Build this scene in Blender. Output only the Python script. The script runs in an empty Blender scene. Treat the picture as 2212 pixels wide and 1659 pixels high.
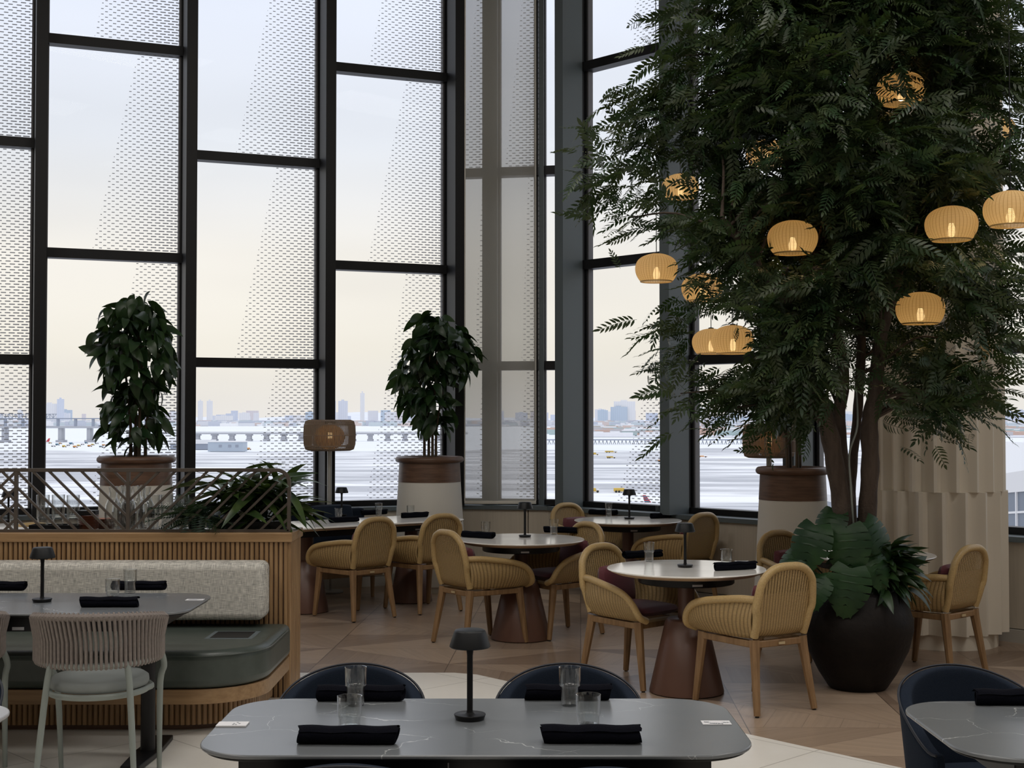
import bpy, math, random
import numpy as np
from mathutils import Vector, Matrix
random.seed(7); RNG = np.random.RandomState(7)
PI = math.pi
SC = bpy.context.scene
COL = SC.collection
# ------------------------------------------------------------------ camera
F = 2900.0; CH = 1.64; TH = math.atan(75.5 / F)
cam = bpy.data.cameras.new('camera'); camo = bpy.data.objects.new('camera', cam); COL.objects.link(camo)
camo.location = (0, 0, CH); camo.rotation_euler = (PI / 2 + TH, 0, 0)
cam.sensor_width = 36.0; cam.lens = F / 2212 * 36.0; cam.clip_start = 0.05; cam.clip_end = 30000
SC.camera = camo
def ray(px, py):
    a = (px - 1106) / F; b = (829.5 - py) / F
    return Vector((a, math.cos(TH) - b * math.sin(TH), math.sin(TH) + b * math.cos(TH)))
def G(px, py, z=0.0):            # photo point on a level surface of height z
    d = ray(px, py); t = (z - CH) / d.z
    return Vector((d.x * t, d.y * t, z))
def at(px, py, Y):               # photo point at distance Y
    d = ray(px, py); t = Y / d.y
    return Vector((d.x * t, Y, CH + d.z * t))
# ------------------------------------------------------------------ mesh builder
class MB:
    def __init__(s): s.v = []; s.f = []; s.uv = []
    def add(s, verts, faces, uvs=None):
        o = len(s.v); s.v += [tuple(p) for p in verts]
        for i, fc in enumerate(faces):
            s.f.append(tuple(o + k for k in fc))
            s.uv.append([uvs[k] for k in fc] if uvs else None)
        return s
    def box(s, x0, x1, y0, y1, z0, z1, m=None):
        vs = [Vector((x, y, z)) for x in (x0, x1) for y in (y0, y1) for z in (z0, z1)]
        if m is not None: vs = [m @ p for p in vs]
        s.add(vs, [(0, 1, 3, 2), (4, 6, 7, 5), (0, 4, 5, 1), (2, 3, 7, 6), (0, 2, 6, 4), (1, 5, 7, 3)]); return s
    def lathe(s, prof, n=32, c=(0, 0, 0), cap=True, sx=1, sy=1):
        vs = []; fs = []; uv = []
        L = 0; ls = [0]
        for a, b in zip(prof, prof[1:]): L += math.hypot(a[0] - b[0], a[1] - b[1]); ls.append(L)
        m = len(prof)
        for j in range(n + 1):
            a = 2 * PI * j / n
            for i, (r, z) in enumerate(prof):
                vs.append((c[0] + r * math.cos(a) * sx, c[1] + r * math.sin(a) * sy, c[2] + z)); uv.append((a * max(p[0] for p in prof), ls[i]))
        # merge seam
        for j in range(n):
            for i in range(m - 1):
                a0 = j * m + i; b0 = ((j + 1) % n) * m + i
                fs.append((a0, b0, b0 + 1, a0 + 1))
        vs2 = vs[:n * m]
        s.add(vs2, fs, None)
        for k, fc in enumerate(fs):
            j = k // (m - 1); i = k % (m - 1)
            s.uv[len(s.uv) - len(fs) + k] = [uv[j * m + i], uv[(j + 1) * m + i], uv[(j + 1) * m + i + 1], uv[j * m + i + 1]]
        if cap:
            o = len(s.v) - len(vs2)
            if prof[0][0] > 1e-5: s.f.append(tuple(o + j * m for j in range(n))[::-1]); s.uv.append(None)
            if prof[-1][0] > 1e-5: s.f.append(tuple(o + j * m + m - 1 for j in range(n))); s.uv.append(None)
        return s
    def tube(s, pts, r, n=8, closed=False, cap=True, flat=1.0, upv=None):
        pts = [Vector(p) for p in pts]; k = len(pts)
        rs = r if isinstance(r, (list, tuple)) else [r] * k
        tans = []
        for i in range(k):
            a = pts[(i - 1) % k] if (closed or i > 0) else pts[i]
            b = pts[(i + 1) % k] if (closed or i < k - 1) else pts[i]
            t = (b - a); tans.append(t.normalized() if t.length > 1e-9 else Vector((0, 0, 1)))
        up = Vector(upv) if upv else (Vector((0, 0, 1)) if abs(tans[0].z) < .9 else Vector((0, 1, 0)))
        nrm = (up - tans[0] * up.dot(tans[0])).normalized()
        vs = []; fs = []; uv = []; L = 0
        for i in range(k):
            nrm = (nrm - tans[i] * nrm.dot(tans[i]))
            nrm = nrm.normalized() if nrm.length > 1e-6 else tans[i].orthogonal().normalized()
            bn = tans[i].cross(nrm)
            if i: L += (pts[i] - pts[i - 1]).length
            for j in range(n):
                a = 2 * PI * j / n + PI / n
                vs.append(pts[i] + nrm * math.cos(a) * rs[i] * flat + bn * math.sin(a) * rs[i]); uv.append((j / n, L))
        m = k if closed else k - 1
        for i in range(m):
            for j in range(n):
                a0 = i * n + j; a1 = i * n + (j + 1) % n; b0 = ((i + 1) % k) * n + j; b1 = ((i + 1) % k) * n + (j + 1) % n
                fs.append((a0, a1, b1, b0))
        if cap and not closed:
            fs.append(tuple(range(n))[::-1]); fs.append(tuple((k - 1) * n + j for j in range(n)))
        s.add(vs, fs, uv); return s
    def grid(s, fn, nu, nv, uvfn=None, wrap=False):
        vs = []; uv = []; fs = []
        for i in range(nu + 1):
            for j in range(nv + 1):
                u = i / nu; v = j / nv
                vs.append(fn(u, v)); uv.append(uvfn(u, v) if uvfn else (u, v))
        for i in range(nu):
            for j in range(nv):
                a = i * (nv + 1) + j
                fs.append((a, a + nv + 1, a + nv + 2, a + 1))
        s.add(vs, fs, uv); return s
    def prism(s, poly, z0, z1, m=None):
        n = len(poly); vs = [Vector((x, y, z0)) for x, y in poly] + [Vector((x, y, z1)) for x, y in poly]
        if m is not None: vs = [m @ p for p in vs]
        fs = [tuple(range(n))[::-1], tuple(range(n, 2 * n))] + [(i, (i + 1) % n, n + (i + 1) % n, n + i) for i in range(n)]
        s.add(vs, fs); return s
    def mesh(s, name, smooth=38):
        me = bpy.data.meshes.new(name); me.from_pydata(s.v, [], s.f)
        if any(u for u in s.uv):
            ul = me.uv_layers.new(name='UVMap'); arr = []
            for fc, u in zip(s.f, s.uv): arr += [c for p in (u or [(0, 0)] * len(fc)) for c in p]
            ul.data.foreach_set('uv', arr)
        me.update()
        if smooth:
            me.polygons.foreach_set('use_smooth', [True] * len(me.polygons)); me.set_sharp_from_angle(angle=math.radians(smooth))
        return me
def obj(name, mb, mat, parent=None, loc=None, smooth=38, bevel=0, seg=2, solid=0, sub=0):
    me = mb.mesh(name, smooth) if isinstance(mb, MB) else mb
    if not me.materials: me.materials.append(mat)
    o = bpy.data.objects.new(name, me); COL.objects.link(o)
    if parent: o.parent = parent
    if loc is not None: o.location = loc
    if solid: m = o.modifiers.new('s', 'SOLIDIFY'); m.thickness = solid; m.offset = 0
    if bevel: m = o.modifiers.new('b', 'BEVEL'); m.width = bevel; m.segments = seg; m.limit_method = 'ANGLE'; m.angle_limit = math.radians(40)
    if sub: m = o.modifiers.new('d', 'SUBSURF'); m.levels = sub; m.render_levels = sub
    return o
def tag(o, label=None, cat=None, group=None, kind=None):
    if label: o['label'] = label
    if cat: o['category'] = cat
    if group: o['group'] = group
    if kind: o['kind'] = kind
    return o
def thing(name, label, cat, loc=(0, 0, 0), rotz=0, group=None):
    o = bpy.data.objects.new(name, None); COL.objects.link(o); o.empty_display_size = .1
    o.location = loc; o.rotation_euler = (0, 0, rotz); return tag(o, label, cat, group)
def struct(name, mb, mat, **k):
    o = obj(name, mb, mat, **k)
    if not o.parent: o['kind'] = 'structure'
    return o
KIDS = {}
def kids(o):
    return [c for c in COL.objects if c.parent == o]
def dup(root, loc, rotz, label=None, group=None, scale=None):
    ch = KIDS.get(root.name)
    if ch is None:
        ch = [(c, kids(c)) for c in kids(root)]; KIDS[root.name] = ch
    r = root.copy(); COL.objects.link(r); r.location = loc; r.rotation_euler = (0, 0, rotz)
    if label: r['label'] = label
    if group: r['group'] = group
    if scale: r.scale = (scale,) * 3
    for c, gs in ch:
        d = c.copy(); COL.objects.link(d); d.parent = r
        for g in gs:
            e = g.copy(); COL.objects.link(e); e.parent = d
    return r
class Maker:                      # first call places the original, later calls copy it
    def __init__(s, root): s.root = root; s.used = False
    def put(s, loc, rotz, label, group=None, scale=None):
        if not s.used:
            s.used = True; KIDS[s.root.name] = [(c, kids(c)) for c in kids(s.root)] if s.root.type == 'EMPTY' or kids(s.root) else []
            r = s.root; r.location = loc; r.rotation_euler = (0, 0, rotz); r['label'] = label
            if group: r['group'] = group
            if scale: r.scale = (scale,) * 3
            return r
        r = dup(s.root, loc, rotz, label, group, scale)
        if not scale: r.scale = (1, 1, 1)
        if not group and 'group' in r: del r['group']
        return r
# ------------------------------------------------------------------ materials
def nmat(name):
    m = bpy.data.materials.new(name); m.use_nodes = True; nt = m.node_tree; nt.nodes.clear()
    out = nt.nodes.new('ShaderNodeOutputMaterial'); return m, nt, out
def nd(nt, t, **k):
    n = nt.nodes.new(t)
    for a, b in k.items():
        if a.startswith('i_'):
            key = a[2:]; key = int(key) if key.isdigit() else key.replace('_', ' ')
            n.inputs[key].default_value = b
        else: setattr(n, a, b)
    return n
def lk(nt, a, b): nt.links.new(a, b)
def mth(nt, op, a, b=None, c=None):
    n = nt.nodes.new('ShaderNodeMath'); n.operation = op
    for i, x in enumerate((a, b, c)):
        if x is None: continue
        if isinstance(x, (int, float)): n.inputs[i].default_value = x
        else: nt.links.new(x, n.inputs[i])
    return n.outputs[0]
def mixc(nt, fac, a, b, mode='MIX'):
    n = nt.nodes.new('ShaderNodeMix'); n.data_type = 'RGBA'; n.blend_type = mode
    for k, x in ((0, fac), (6, a), (7, b)):
        if isinstance(x, (int, float)): n.inputs[k].default_value = x
        elif isinstance(x, tuple): n.inputs[k].default_value = x + (1,) if len(x) == 3 else x
        else: nt.links.new(x, n.inputs[k])
    return n.outputs[2]
def pbr(name, col, rough=.5, metal=0, bump=None, var=None, spec=.5, coat=0, trans=0, sheen=0, alpha=None):
    """col rgb; var=(scale tuple, rgb2, amount) ; bump=(scale, strength, dist)"""
    m, nt, out = nmat(name)
    b = nd(nt, 'ShaderNodeBsdfPrincipled'); lk(nt, b.outputs[0], out.inputs[0])
    b.inputs['Base Color'].default_value = tuple(col) + (1,); b.inputs['Roughness'].default_value = rough
    b.inputs['Metallic'].default_value = metal; b.inputs['Specular IOR Level'].default_value = spec
    b.inputs['Coat Weight'].default_value = coat; b.inputs['Coat Roughness'].default_value = .15
    if sheen: b.inputs['Sheen Weight'].default_value = sheen
    tc = nd(nt, 'ShaderNodeTexCoord')
    if var:
        sc, c2, amt = var
        mp = nd(nt, 'ShaderNodeMapping'); mp.inputs['Scale'].default_value = sc if isinstance(sc, tuple) else (sc,) * 3
        lk(nt, tc.outputs['Object'], mp.inputs[0])
        nz = nd(nt, 'ShaderNodeTexNoise', i_Scale=1.0, i_Detail=5.0, i_Roughness=.6); lk(nt, mp.outputs[0], nz.inputs['Vector'])
        r = nd(nt, 'ShaderNodeMapRange'); r.inputs[1].default_value = .35; r.inputs[2].default_value = .65; r.inputs[4].default_value = amt
        lk(nt, nz.outputs[0], r.inputs[0])
        lk(nt, mixc(nt, r.outputs[0], tuple(col), tuple(c2)), b.inputs['Base Color'])
    if bump:
        nz2 = nd(nt, 'ShaderNodeTexNoise', i_Scale=bump[0], i_Detail=3.0); lk(nt, tc.outputs['Object'], nz2.inputs['Vector'])
        bp = nd(nt, 'ShaderNodeBump', i_Strength=bump[1], i_Distance=bump[2]); lk(nt, nz2.outputs[0], bp.inputs['Height']); lk(nt, bp.outputs[0], b.inputs['Normal'])
    return m
M = {}
M['wood'] = pbr('oak', (.36, .225, .11), .42, var=((40, 40, 2.2), (.22, .125, .055), 1.0), bump=(60, .08, .002))
M['woodh'] = pbr('oak_horizontal', (.36, .225, .11), .42, var=((2.2, 40, 40), (.25, .145, .065), .9))
M['chairwood'] = pbr('teak', (.30, .18, .085), .45, var=((30, 30, 2.5), (.18, .10, .042), .9))
M['walnut'] = pbr('walnut', (.155, .085, .052), .42, var=((5, 5, 60), (.085, .045, .028), .9))
M['cane'] = pbr('cane_wrap', (.51, .36, .16), .42, var=((150, 150, 150), (.34, .225, .09), .6), bump=(220, .3, .002))
M['burgundy'] = pbr('burgundy_cushion', (.115, .02, .03), .7, bump=(60, .2, .003), sheen=.2)
M['coneb'] = pbr('terracotta_lacquer', (.125, .062, .043), .38, bump=(350, .12, .001))
M['black'] = pbr('black_metal', (.008, .008, .009), .42, spec=.3)
M['blackp'] = pbr('black_powder', (.008, .0095, .011), .45, spec=.3, bump=(500, .08, .001))
M['steel'] = pbr('blue_grey_steel', (.10, .125, .135), .5, bump=(300, .05, .001))
M['frame'] = pbr('dark_frame', (.010, .0105, .012), .45, spec=.3)
M['framel'] = pbr('frame_liner', (.13, .13, .14), .5)
M['navy'] = pbr('navy_fabric', (.010, .0155, .028), .9, var=(350, (.018, .027, .043), .6), bump=(500, .35, .002), spec=.15)
M['navyp'] = pbr('navy_piping', (.006, .009, .018), .6)
M['napkin'] = pbr('black_linen', (.004, .0045, .008), .95, spec=.08, bump=(140, .4, .004))
M['cream'] = pbr('cream_fabric_body', (.68, .66, .60), .75, bump=(420, .25, .002))
M['wallp'] = pbr('beige_wall_panel', (.50, .45, .37), .7, var=((60, 60, 2), (.43, .385, .315), .6))
M['plinth'] = pbr('pale_plinth', (.42, .40, .36), .6)
M['rubber'] = pbr('rubber_foot', (.02, .018, .016), .7)
M['tagp'] = pbr('brass_tag', (.62, .5, .3), .4, metal=.4)
M['tags'] = pbr('silver_tag', (.4, .4, .42), .45, metal=.3)
M['greyrope'] = pbr('taupe_rope', (.20, .17, .155), .8, bump=(700, .5, .002), var=(60, (.26, .225, .2), .7))
M['greymetal'] = pbr('sage_grey_metal', (.24, .27, .25), .5)
M['greycush'] = pbr('grey_green_cushion', (.22, .24, .235), .85, bump=(500, .3, .002))
M['leather'] = pbr('green_leather', (.045, .058, .050), .36, var=(9, (.065, .08, .07), .7), bump=(90, .12, .003))
M['railm'] = pbr('bronze_rail', (.095, .078, .065), .45, metal=.3)
M['soil'] = pbr('dark_soil', (.02, .015, .01), .95, bump=(60, .9, .02))
M['urn'] = pbr('black_clay_urn', (.006, .005, .0048), .55, spec=.2, var=((6, 6, 14), (.012, .009, .0075), .8), bump=(35, .25, .01))
M['bark'] = pbr('bark', (.055, .037, .027), .8, var=((25, 25, 5), (.10, .074, .056), .8), bump=(60, .7, .01))
M['stem'] = pbr('brown_stem', (.10, .065, .035), .7, var=((60, 60, 6), (.05, .035, .02), .8))
M['column'] = pbr('pale_column_plaster', (.70, .64, .54), .62, bump=(250, .08, .002))
M['marblew'] = pbr('white_stone_top', (.90, .88, .84), .14, var=((2, 9, 2), (.70, .67, .61), .5), spec=.5)
M['edgew'] = pbr('wood_edge', (.40, .27, .16), .45)
M['terra'] = pbr('terracotta_saucer', (.33, .13, .07), .6)
M['card'] = pbr('white_card', (.8, .8, .82), .5)
M['print'] = pbr('grey_print', (.18, .2, .22), .6)
M['metal_l'] = pbr('pale_metal_pole', (.42, .42, .40), .35, metal=.2)
M['ceil'] = pbr('ceiling_paint', (.55, .52, .48), .8)
M['roomwall'] = pbr('room_wall', (.30, .26, .22), .8)
M['cush_g'] = pbr('grey_blue_pillow', (.33, .36, .37), .9, var=((6, 22, 6), (.10, .14, .19), .8))
# leaf materials
def leafmat(name, c1, c2, rough=.35, tr=.25, spec=.5):
    m, nt, out = nmat(name)
    b = nd(nt, 'ShaderNodeBsdfPrincipled'); b.inputs['Roughness'].default_value = rough; b.inputs['Specular IOR Level'].default_value = spec
    oi = nd(nt, 'ShaderNodeTexCoord'); nz = nd(nt, 'ShaderNodeTexNoise', i_Scale=7.0, i_Detail=2.0); lk(nt, oi.outputs['Object'], nz.inputs['Vector'])
    r = nd(nt, 'ShaderNodeMapRange'); r.inputs[1].default_value = .38; r.inputs[2].default_value = .62; lk(nt, nz.outputs[0], r.inputs[0])
    c = mixc(nt, r.outputs[0], c1, c2); lk(nt, c, b.inputs['Base Color'])
    t = nd(nt, 'ShaderNodeBsdfTranslucent'); lk(nt, mixc(nt, .5, c, (.10, .16, .02)), t.inputs[0])
    mx = nd(nt, 'ShaderNodeMixShader'); mx.inputs[0].default_value = tr
    lk(nt, b.outputs[0], mx.inputs[1]); lk(nt, t.outputs[0], mx.inputs[2]); lk(nt, mx.outputs[0], out.inputs[0]); return m
M['leaf_t'] = leafmat('tree_leaf', (.022, .052, .020), (.048, .066, .026), .42, .25)
M['leaf_p'] = leafmat('broad_leaf', (.014, .040, .014), (.026, .058, .018), .36, .15)
M['leaf_m'] = leafmat('split_leaf', (.014, .045, .018), (.026, .07, .024), .40, .12, .35)
M['leaf_d'] = leafmat('strap_leaf', (.014, .038, .012), (.05, .085, .02), .34, .2)
M['leaf_f'] = leafmat('fern_leaf', (.012, .035, .02), (.02, .05, .03), .5, .2)
# glass for drinking glasses
def glassmat(name='clear_glass', rough=0.0, col=(.97, .98, .98)):
    m, nt, out = nmat(name)
    tr = nd(nt, 'ShaderNodeBsdfTransparent'); tr.inputs[0].default_value = col + (1,); gl = nd(nt, 'ShaderNodeBsdfGlossy', i_Roughness=rough)
    lw = nd(nt, 'ShaderNodeLayerWeight', i_Blend=.5); fr = mth(nt, 'ADD', mth(nt, 'MULTIPLY', mth(nt, 'POWER', lw.outputs['Facing'], 2.2), 1.0), .08); mx = nd(nt, 'ShaderNodeMixShader'); lk(nt, fr, mx.inputs[0]); lk(nt, tr.outputs[0], mx.inputs[1]); lk(nt, gl.outputs[0], mx.inputs[2])
    lk(nt, mx.outputs[0], out.inputs[0]); return m
M['glass'] = glassmat()
# woven cane panels: u,v in metres
def wovenmat(name, rib=.020, row=.0075, open_v=None, c1=(.52, .36, .155), c2=(.13, .075, .028)):
    m, nt, out = nmat(name)
    uv = nd(nt, 'ShaderNodeUVMap'); sp = nd(nt, 'ShaderNodeSeparateXYZ'); lk(nt, uv.outputs[0], sp.inputs[0])
    u = mth(nt, 'DIVIDE', sp.outputs[0], rib); v = mth(nt, 'DIVIDE', sp.outputs[1], row)
    cell = mth(nt, 'FLOOR', u); fu = mth(nt, 'FRACT', u)
    ribp = mth(nt, 'SINE', mth(nt, 'MULTIPLY', fu, PI))                 # 0..1 over a rib
    ribp = mth(nt, 'POWER', ribp, .55)
    par = mth(nt, 'MULTIPLY', mth(nt, 'MODULO', cell, 2.0), .5)
    fv = mth(nt, 'FRACT', mth(nt, 'ADD', v, par)); rowp = mth(nt, 'SINE', mth(nt, 'MULTIPLY', fv, PI))
    h = mth(nt, 'MULTIPLY', ribp, mth(nt, 'ADD', mth(nt, 'MULTIPLY', rowp, .45), .55))
    b = nd(nt, 'ShaderNodeBsdfPrincipled', i_Roughness=.45)
    nz = nd(nt, 'ShaderNodeTexNoise', i_Scale=30.0, i_Detail=3.0)
    c = mixc(nt, h, c2, c1); c = mixc(nt, mth(nt, 'MULTIPLY', nz.outputs[0], .45), c, (.33, .23, .105)); lk(nt, c, b.inputs['Base Color'])
    bp = nd(nt, 'ShaderNodeBump', i_Strength=.8, i_Distance=.004); lk(nt, h, bp.inputs['Height']); lk(nt, bp.outputs[0], b.inputs['Normal'])
    tr = nd(nt, 'ShaderNodeBsdfTransparent'); mx = nd(nt, 'ShaderNodeMixShader')
    # a band without cross weave lets light through between the canes
    gap = mth(nt, 'LESS_THAN', ribp, .52)
    pin = mth(nt, 'MULTIPLY', mth(nt, 'LESS_THAN', h, .13), .6)
    if open_v is not None:
        gap = mth(nt, 'MULTIPLY', gap, mth(nt, 'MULTIPLY', mth(nt, 'GREATER_THAN', sp.outputs[1], open_v[0]), mth(nt, 'LESS_THAN', sp.outputs[1], open_v[1])))
        gap = mth(nt, 'MAXIMUM', gap, pin)
    else: gap = pin
    lk(nt, gap, mx.inputs[0]); lk(nt, b.outputs[0], mx.inputs[1]); lk(nt, tr.outputs[0], mx.inputs[2]); lk(nt, mx.outputs[0], out.inputs[0]); return m
M['weave'] = wovenmat('woven_cane', open_v=(.25, .60))
M['weave_s'] = wovenmat('woven_cane_side')
# lantern shades: thin cane that light shines through
def shademat(name, c, c2, n=34, dens=90, tr=.62):
    m, nt, out = nmat(name)
    uv = nd(nt, 'ShaderNodeUVMap'); sp = nd(nt, 'ShaderNodeSeparateXYZ'); lk(nt, uv.outputs[0], sp.inputs[0])
    ru = mth(nt, 'FRACT', mth(nt, 'MULTIPLY', sp.outputs[0], n)); rib = mth(nt, 'LESS_THAN', ru, .16)
    rv = mth(nt, 'FRACT', mth(nt, 'MULTIPLY', sp.outputs[1], dens)); row = mth(nt, 'MULTIPLY', mth(nt, 'LESS_THAN', rv, .35), .45)
    fac = mth(nt, 'MAXIMUM', rib, row)
    col = mixc(nt, fac, c, c2)
    d = nd(nt, 'ShaderNodeBsdfDiffuse'); t = nd(nt, 'ShaderNodeBsdfTranslucent'); lk(nt, col, d.inputs[0]); lk(nt, col, t.inputs[0])
    mx = nd(nt, 'ShaderNodeMixShader'); mx.inputs[0].default_value = tr; lk(nt, d.outputs[0], mx.inputs[1]); lk(nt, t.outputs[0], mx.inputs[2])
    tp = nd(nt, 'ShaderNodeBsdfTransparent'); m2 = nd(nt, 'ShaderNodeMixShader')
    hole = mth(nt, 'MULTIPLY', mth(nt, 'MULTIPLY', mth(nt, 'GREATER_THAN', rv, .80), mth(nt, 'SUBTRACT', 1.0, rib)), .35)
    lk(nt, hole, m2.inputs[0]); lk(nt, mx.outputs[0], m2.inputs[1]); lk(nt, tp.outputs[0], m2.inputs[2]); lk(nt, m2.outputs[0], out.inputs[0]); return m
M['lantern'] = shademat('lantern_cane', (.80, .66, .42), (.50, .36, .18), 44, 150)
def emit(name, c, s):
    m, nt, out = nmat(name); e = nd(nt, 'ShaderNodeEmission'); e.inputs[0].default_value = c + (1,); e.inputs[1].default_value = s; lk(nt, e.outputs[0], out.inputs[0]); return m
M['bulb'] = emit('warm_bulb', (1, .70, .34), 9)
M['globe'] = shademat('globe_weave', (.45, .27, .12), (.22, .11, .05), 40, 120, .6)
# dark veined stone
def stone(name, base, b2, vein, vs, rough, veinw=.012, joint=None):
    m, nt, out = nmat(name); b = nd(nt, 'ShaderNodeBsdfPrincipled', i_Roughness=rough); lk(nt, b.outputs[0], out.inputs[0])
    tc = nd(nt, 'ShaderNodeTexCoord'); nz = nd(nt, 'ShaderNodeTexNoise', i_Scale=vs * 1.3, i_Detail=5.0, i_Roughness=.55); lk(nt, tc.outputs['Object'], nz.inputs['Vector'])
    va = nd(nt, 'ShaderNodeVectorMath', operation='MULTIPLY_ADD'); lk(nt, nz.outputs['Color'], va.inputs[0]); va.inputs[1].default_value = (.28, .28, .28); lk(nt, tc.outputs['Object'], va.inputs[2])
    mp = nd(nt, 'ShaderNodeMapping'); mp.inputs['Rotation'].default_value = (0, 0, .5); mp.inputs['Scale'].default_value = (vs, vs * 1.9, vs); lk(nt, va.outputs[0], mp.inputs[0])
    vo = nd(nt, 'ShaderNodeTexVoronoi', feature='DISTANCE_TO_EDGE'); vo.inputs['Scale'].default_value = 1.0; lk(nt, mp.outputs[0], vo.inputs['Vector'])
    n3 = nd(nt, 'ShaderNodeTexNoise', i_Scale=vs * 1.1, i_Detail=2.0); lk(nt, tc.outputs['Object'], n3.inputs['Vector'])
    w = mth(nt, 'MULTIPLY', mth(nt, 'MAXIMUM', mth(nt, 'SUBTRACT', n3.outputs[0], .42), 0.0), veinw * 12)
    f = mth(nt, 'LESS_THAN', vo.outputs[0], w)
    c = mixc(nt, nz.outputs[0], base, b2); c = mixc(nt, mth(nt, 'MULTIPLY', f, .75), c, vein); lk(nt, c, b.inputs['Base Color'])
    return m
M['marbled'] = stone('dark_veined_stone', (.135, .147, .158), (.185, .198, .21), (.50, .52, .52), 2.0, .24, .0042)
M['marble_sheen'] = stone('sheen_pale_stone', (.30, .30, .30), (.38, .38, .38), (.6, .6, .6), 2.0, .22, .004)  # reflection put into a paler stone colour for the left-edge table
# wood parquet of triangles with changing grain
def parquet():
    m, nt, out = nmat('triangle_parquet'); b = nd(nt, 'ShaderNodeBsdfPrincipled'); lk(nt, b.outputs[0], out.inputs[0])
    tc = nd(nt, 'ShaderNodeTexCoord'); mp = nd(nt, 'ShaderNodeMapping'); mp.inputs['Rotation'].default_value = (0, 0, .82); mp.inputs['Scale'].default_value = (1 / 1.25, 1 / .85, 1); lk(nt, tc.outputs['Object'], mp.inputs[0])
    sp = nd(nt, 'ShaderNodeSeparateXYZ'); lk(nt, mp.outputs[0], sp.inputs[0])
    cx = mth(nt, 'FLOOR', sp.outputs[0]); cy = mth(nt, 'FLOOR', sp.outputs[1]); fx = mth(nt, 'FRACT', sp.outputs[0]); fy = mth(nt, 'FRACT', sp.outputs[1])
    a = mth(nt, 'GREATER_THAN', fx, fy); c2 = mth(nt, 'GREATER_THAN', mth(nt, 'ADD', fx, fy), 1.0)
    idx = mth(nt, 'ADD', a, mth(nt, 'MULTIPLY', c2, 2.0))
    key = nd(nt, 'ShaderNodeCombineXYZ'); lk(nt, mth(nt, 'ADD', cx, mth(nt, 'MULTIPLY', idx, .13)), key.inputs[0]); lk(nt, mth(nt, 'ADD', cy, .37), key.inputs[1]); lk(nt, idx, key.inputs[2])
    wn = nd(nt, 'ShaderNodeTexWhiteNoise'); wn.noise_dimensions = '3D'; lk(nt, key.outputs[0], wn.inputs['Vector'])
    # grain direction per triangle
    ang = mth(nt, 'ADD', mth(nt, 'MULTIPLY', idx, .79), mth(nt, 'MULTIPLY', wn.outputs['Value'], .5))
    vr = nd(nt, 'ShaderNodeVectorRotate', rotation_type='Z_AXIS'); lk(nt, tc.outputs['Object'], vr.inputs['Vector']); lk(nt, ang, vr.inputs['Angle'])
    m2 = nd(nt, 'ShaderNodeMapping'); m2.inputs['Scale'].default_value = (1.2, 26, 1); lk(nt, vr.outputs[0], m2.inputs[0])
    gz = nd(nt, 'ShaderNodeTexNoise', i_Scale=1.0, i_Detail=4.0, i_Roughness=.65); lk(nt, m2.outputs[0], gz.inputs['Vector'])
    s2 = nd(nt, 'ShaderNodeSeparateXYZ'); lk(nt, vr.outputs[0], s2.inputs[0])
    pf = mth(nt, 'FRACT', mth(nt, 'MULTIPLY', s2.outputs[1], 5.2)); pid = mth(nt, 'FLOOR', mth(nt, 'MULTIPLY', s2.outputs[1], 5.2))
    pj = mth(nt, 'MULTIPLY', mth(nt, 'LESS_THAN', pf, .02), .35)
    pw = nd(nt, 'ShaderNodeTexWhiteNoise'); pw.noise_dimensions = '1D'; lk(nt, mth(nt, 'ADD', pid, mth(nt, 'MULTIPLY', wn.outputs['Value'], 50)), pw.inputs['W'])
    c = mixc(nt, wn.outputs['Value'], (.18, .122, .085), (.54, .405, .29)); c = mixc(nt, mth(nt, 'MULTIPLY', pw.outputs[0], .4), c, (.46, .35, .26))
    c = mixc(nt, mth(nt, 'MULTIPLY', gz.outputs[0], .55), c, (.18, .125, .09))
    e1 = mth(nt, 'LESS_THAN', mth(nt, 'ABSOLUTE', mth(nt, 'SUBTRACT', fx, fy)), .0032); e2 = mth(nt, 'LESS_THAN', mth(nt, 'ABSOLUTE', mth(nt, 'SUBTRACT', mth(nt, 'ADD', fx, fy), 1.0)), .0032)
    e3 = mth(nt, 'LESS_THAN', fx, .0028); e4 = mth(nt, 'LESS_THAN', fy, .0038)
    e = mth(nt, 'MAXIMUM', mth(nt, 'MAXIMUM', e1, e2), mth(nt, 'MAXIMUM', e3, e4)); e = mth(nt, 'MAXIMUM', mth(nt, 'MULTIPLY', e, .75), pj)
    c = mixc(nt, e, c, (.035, .022, .016)); lk(nt, c, b.inputs['Base Color'])
    lk(nt, mth(nt, 'ADD', mth(nt, 'MULTIPLY', gz.outputs[0], .18), .24), b.inputs['Roughness']); return m
M['parquet'] = parquet()
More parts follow.
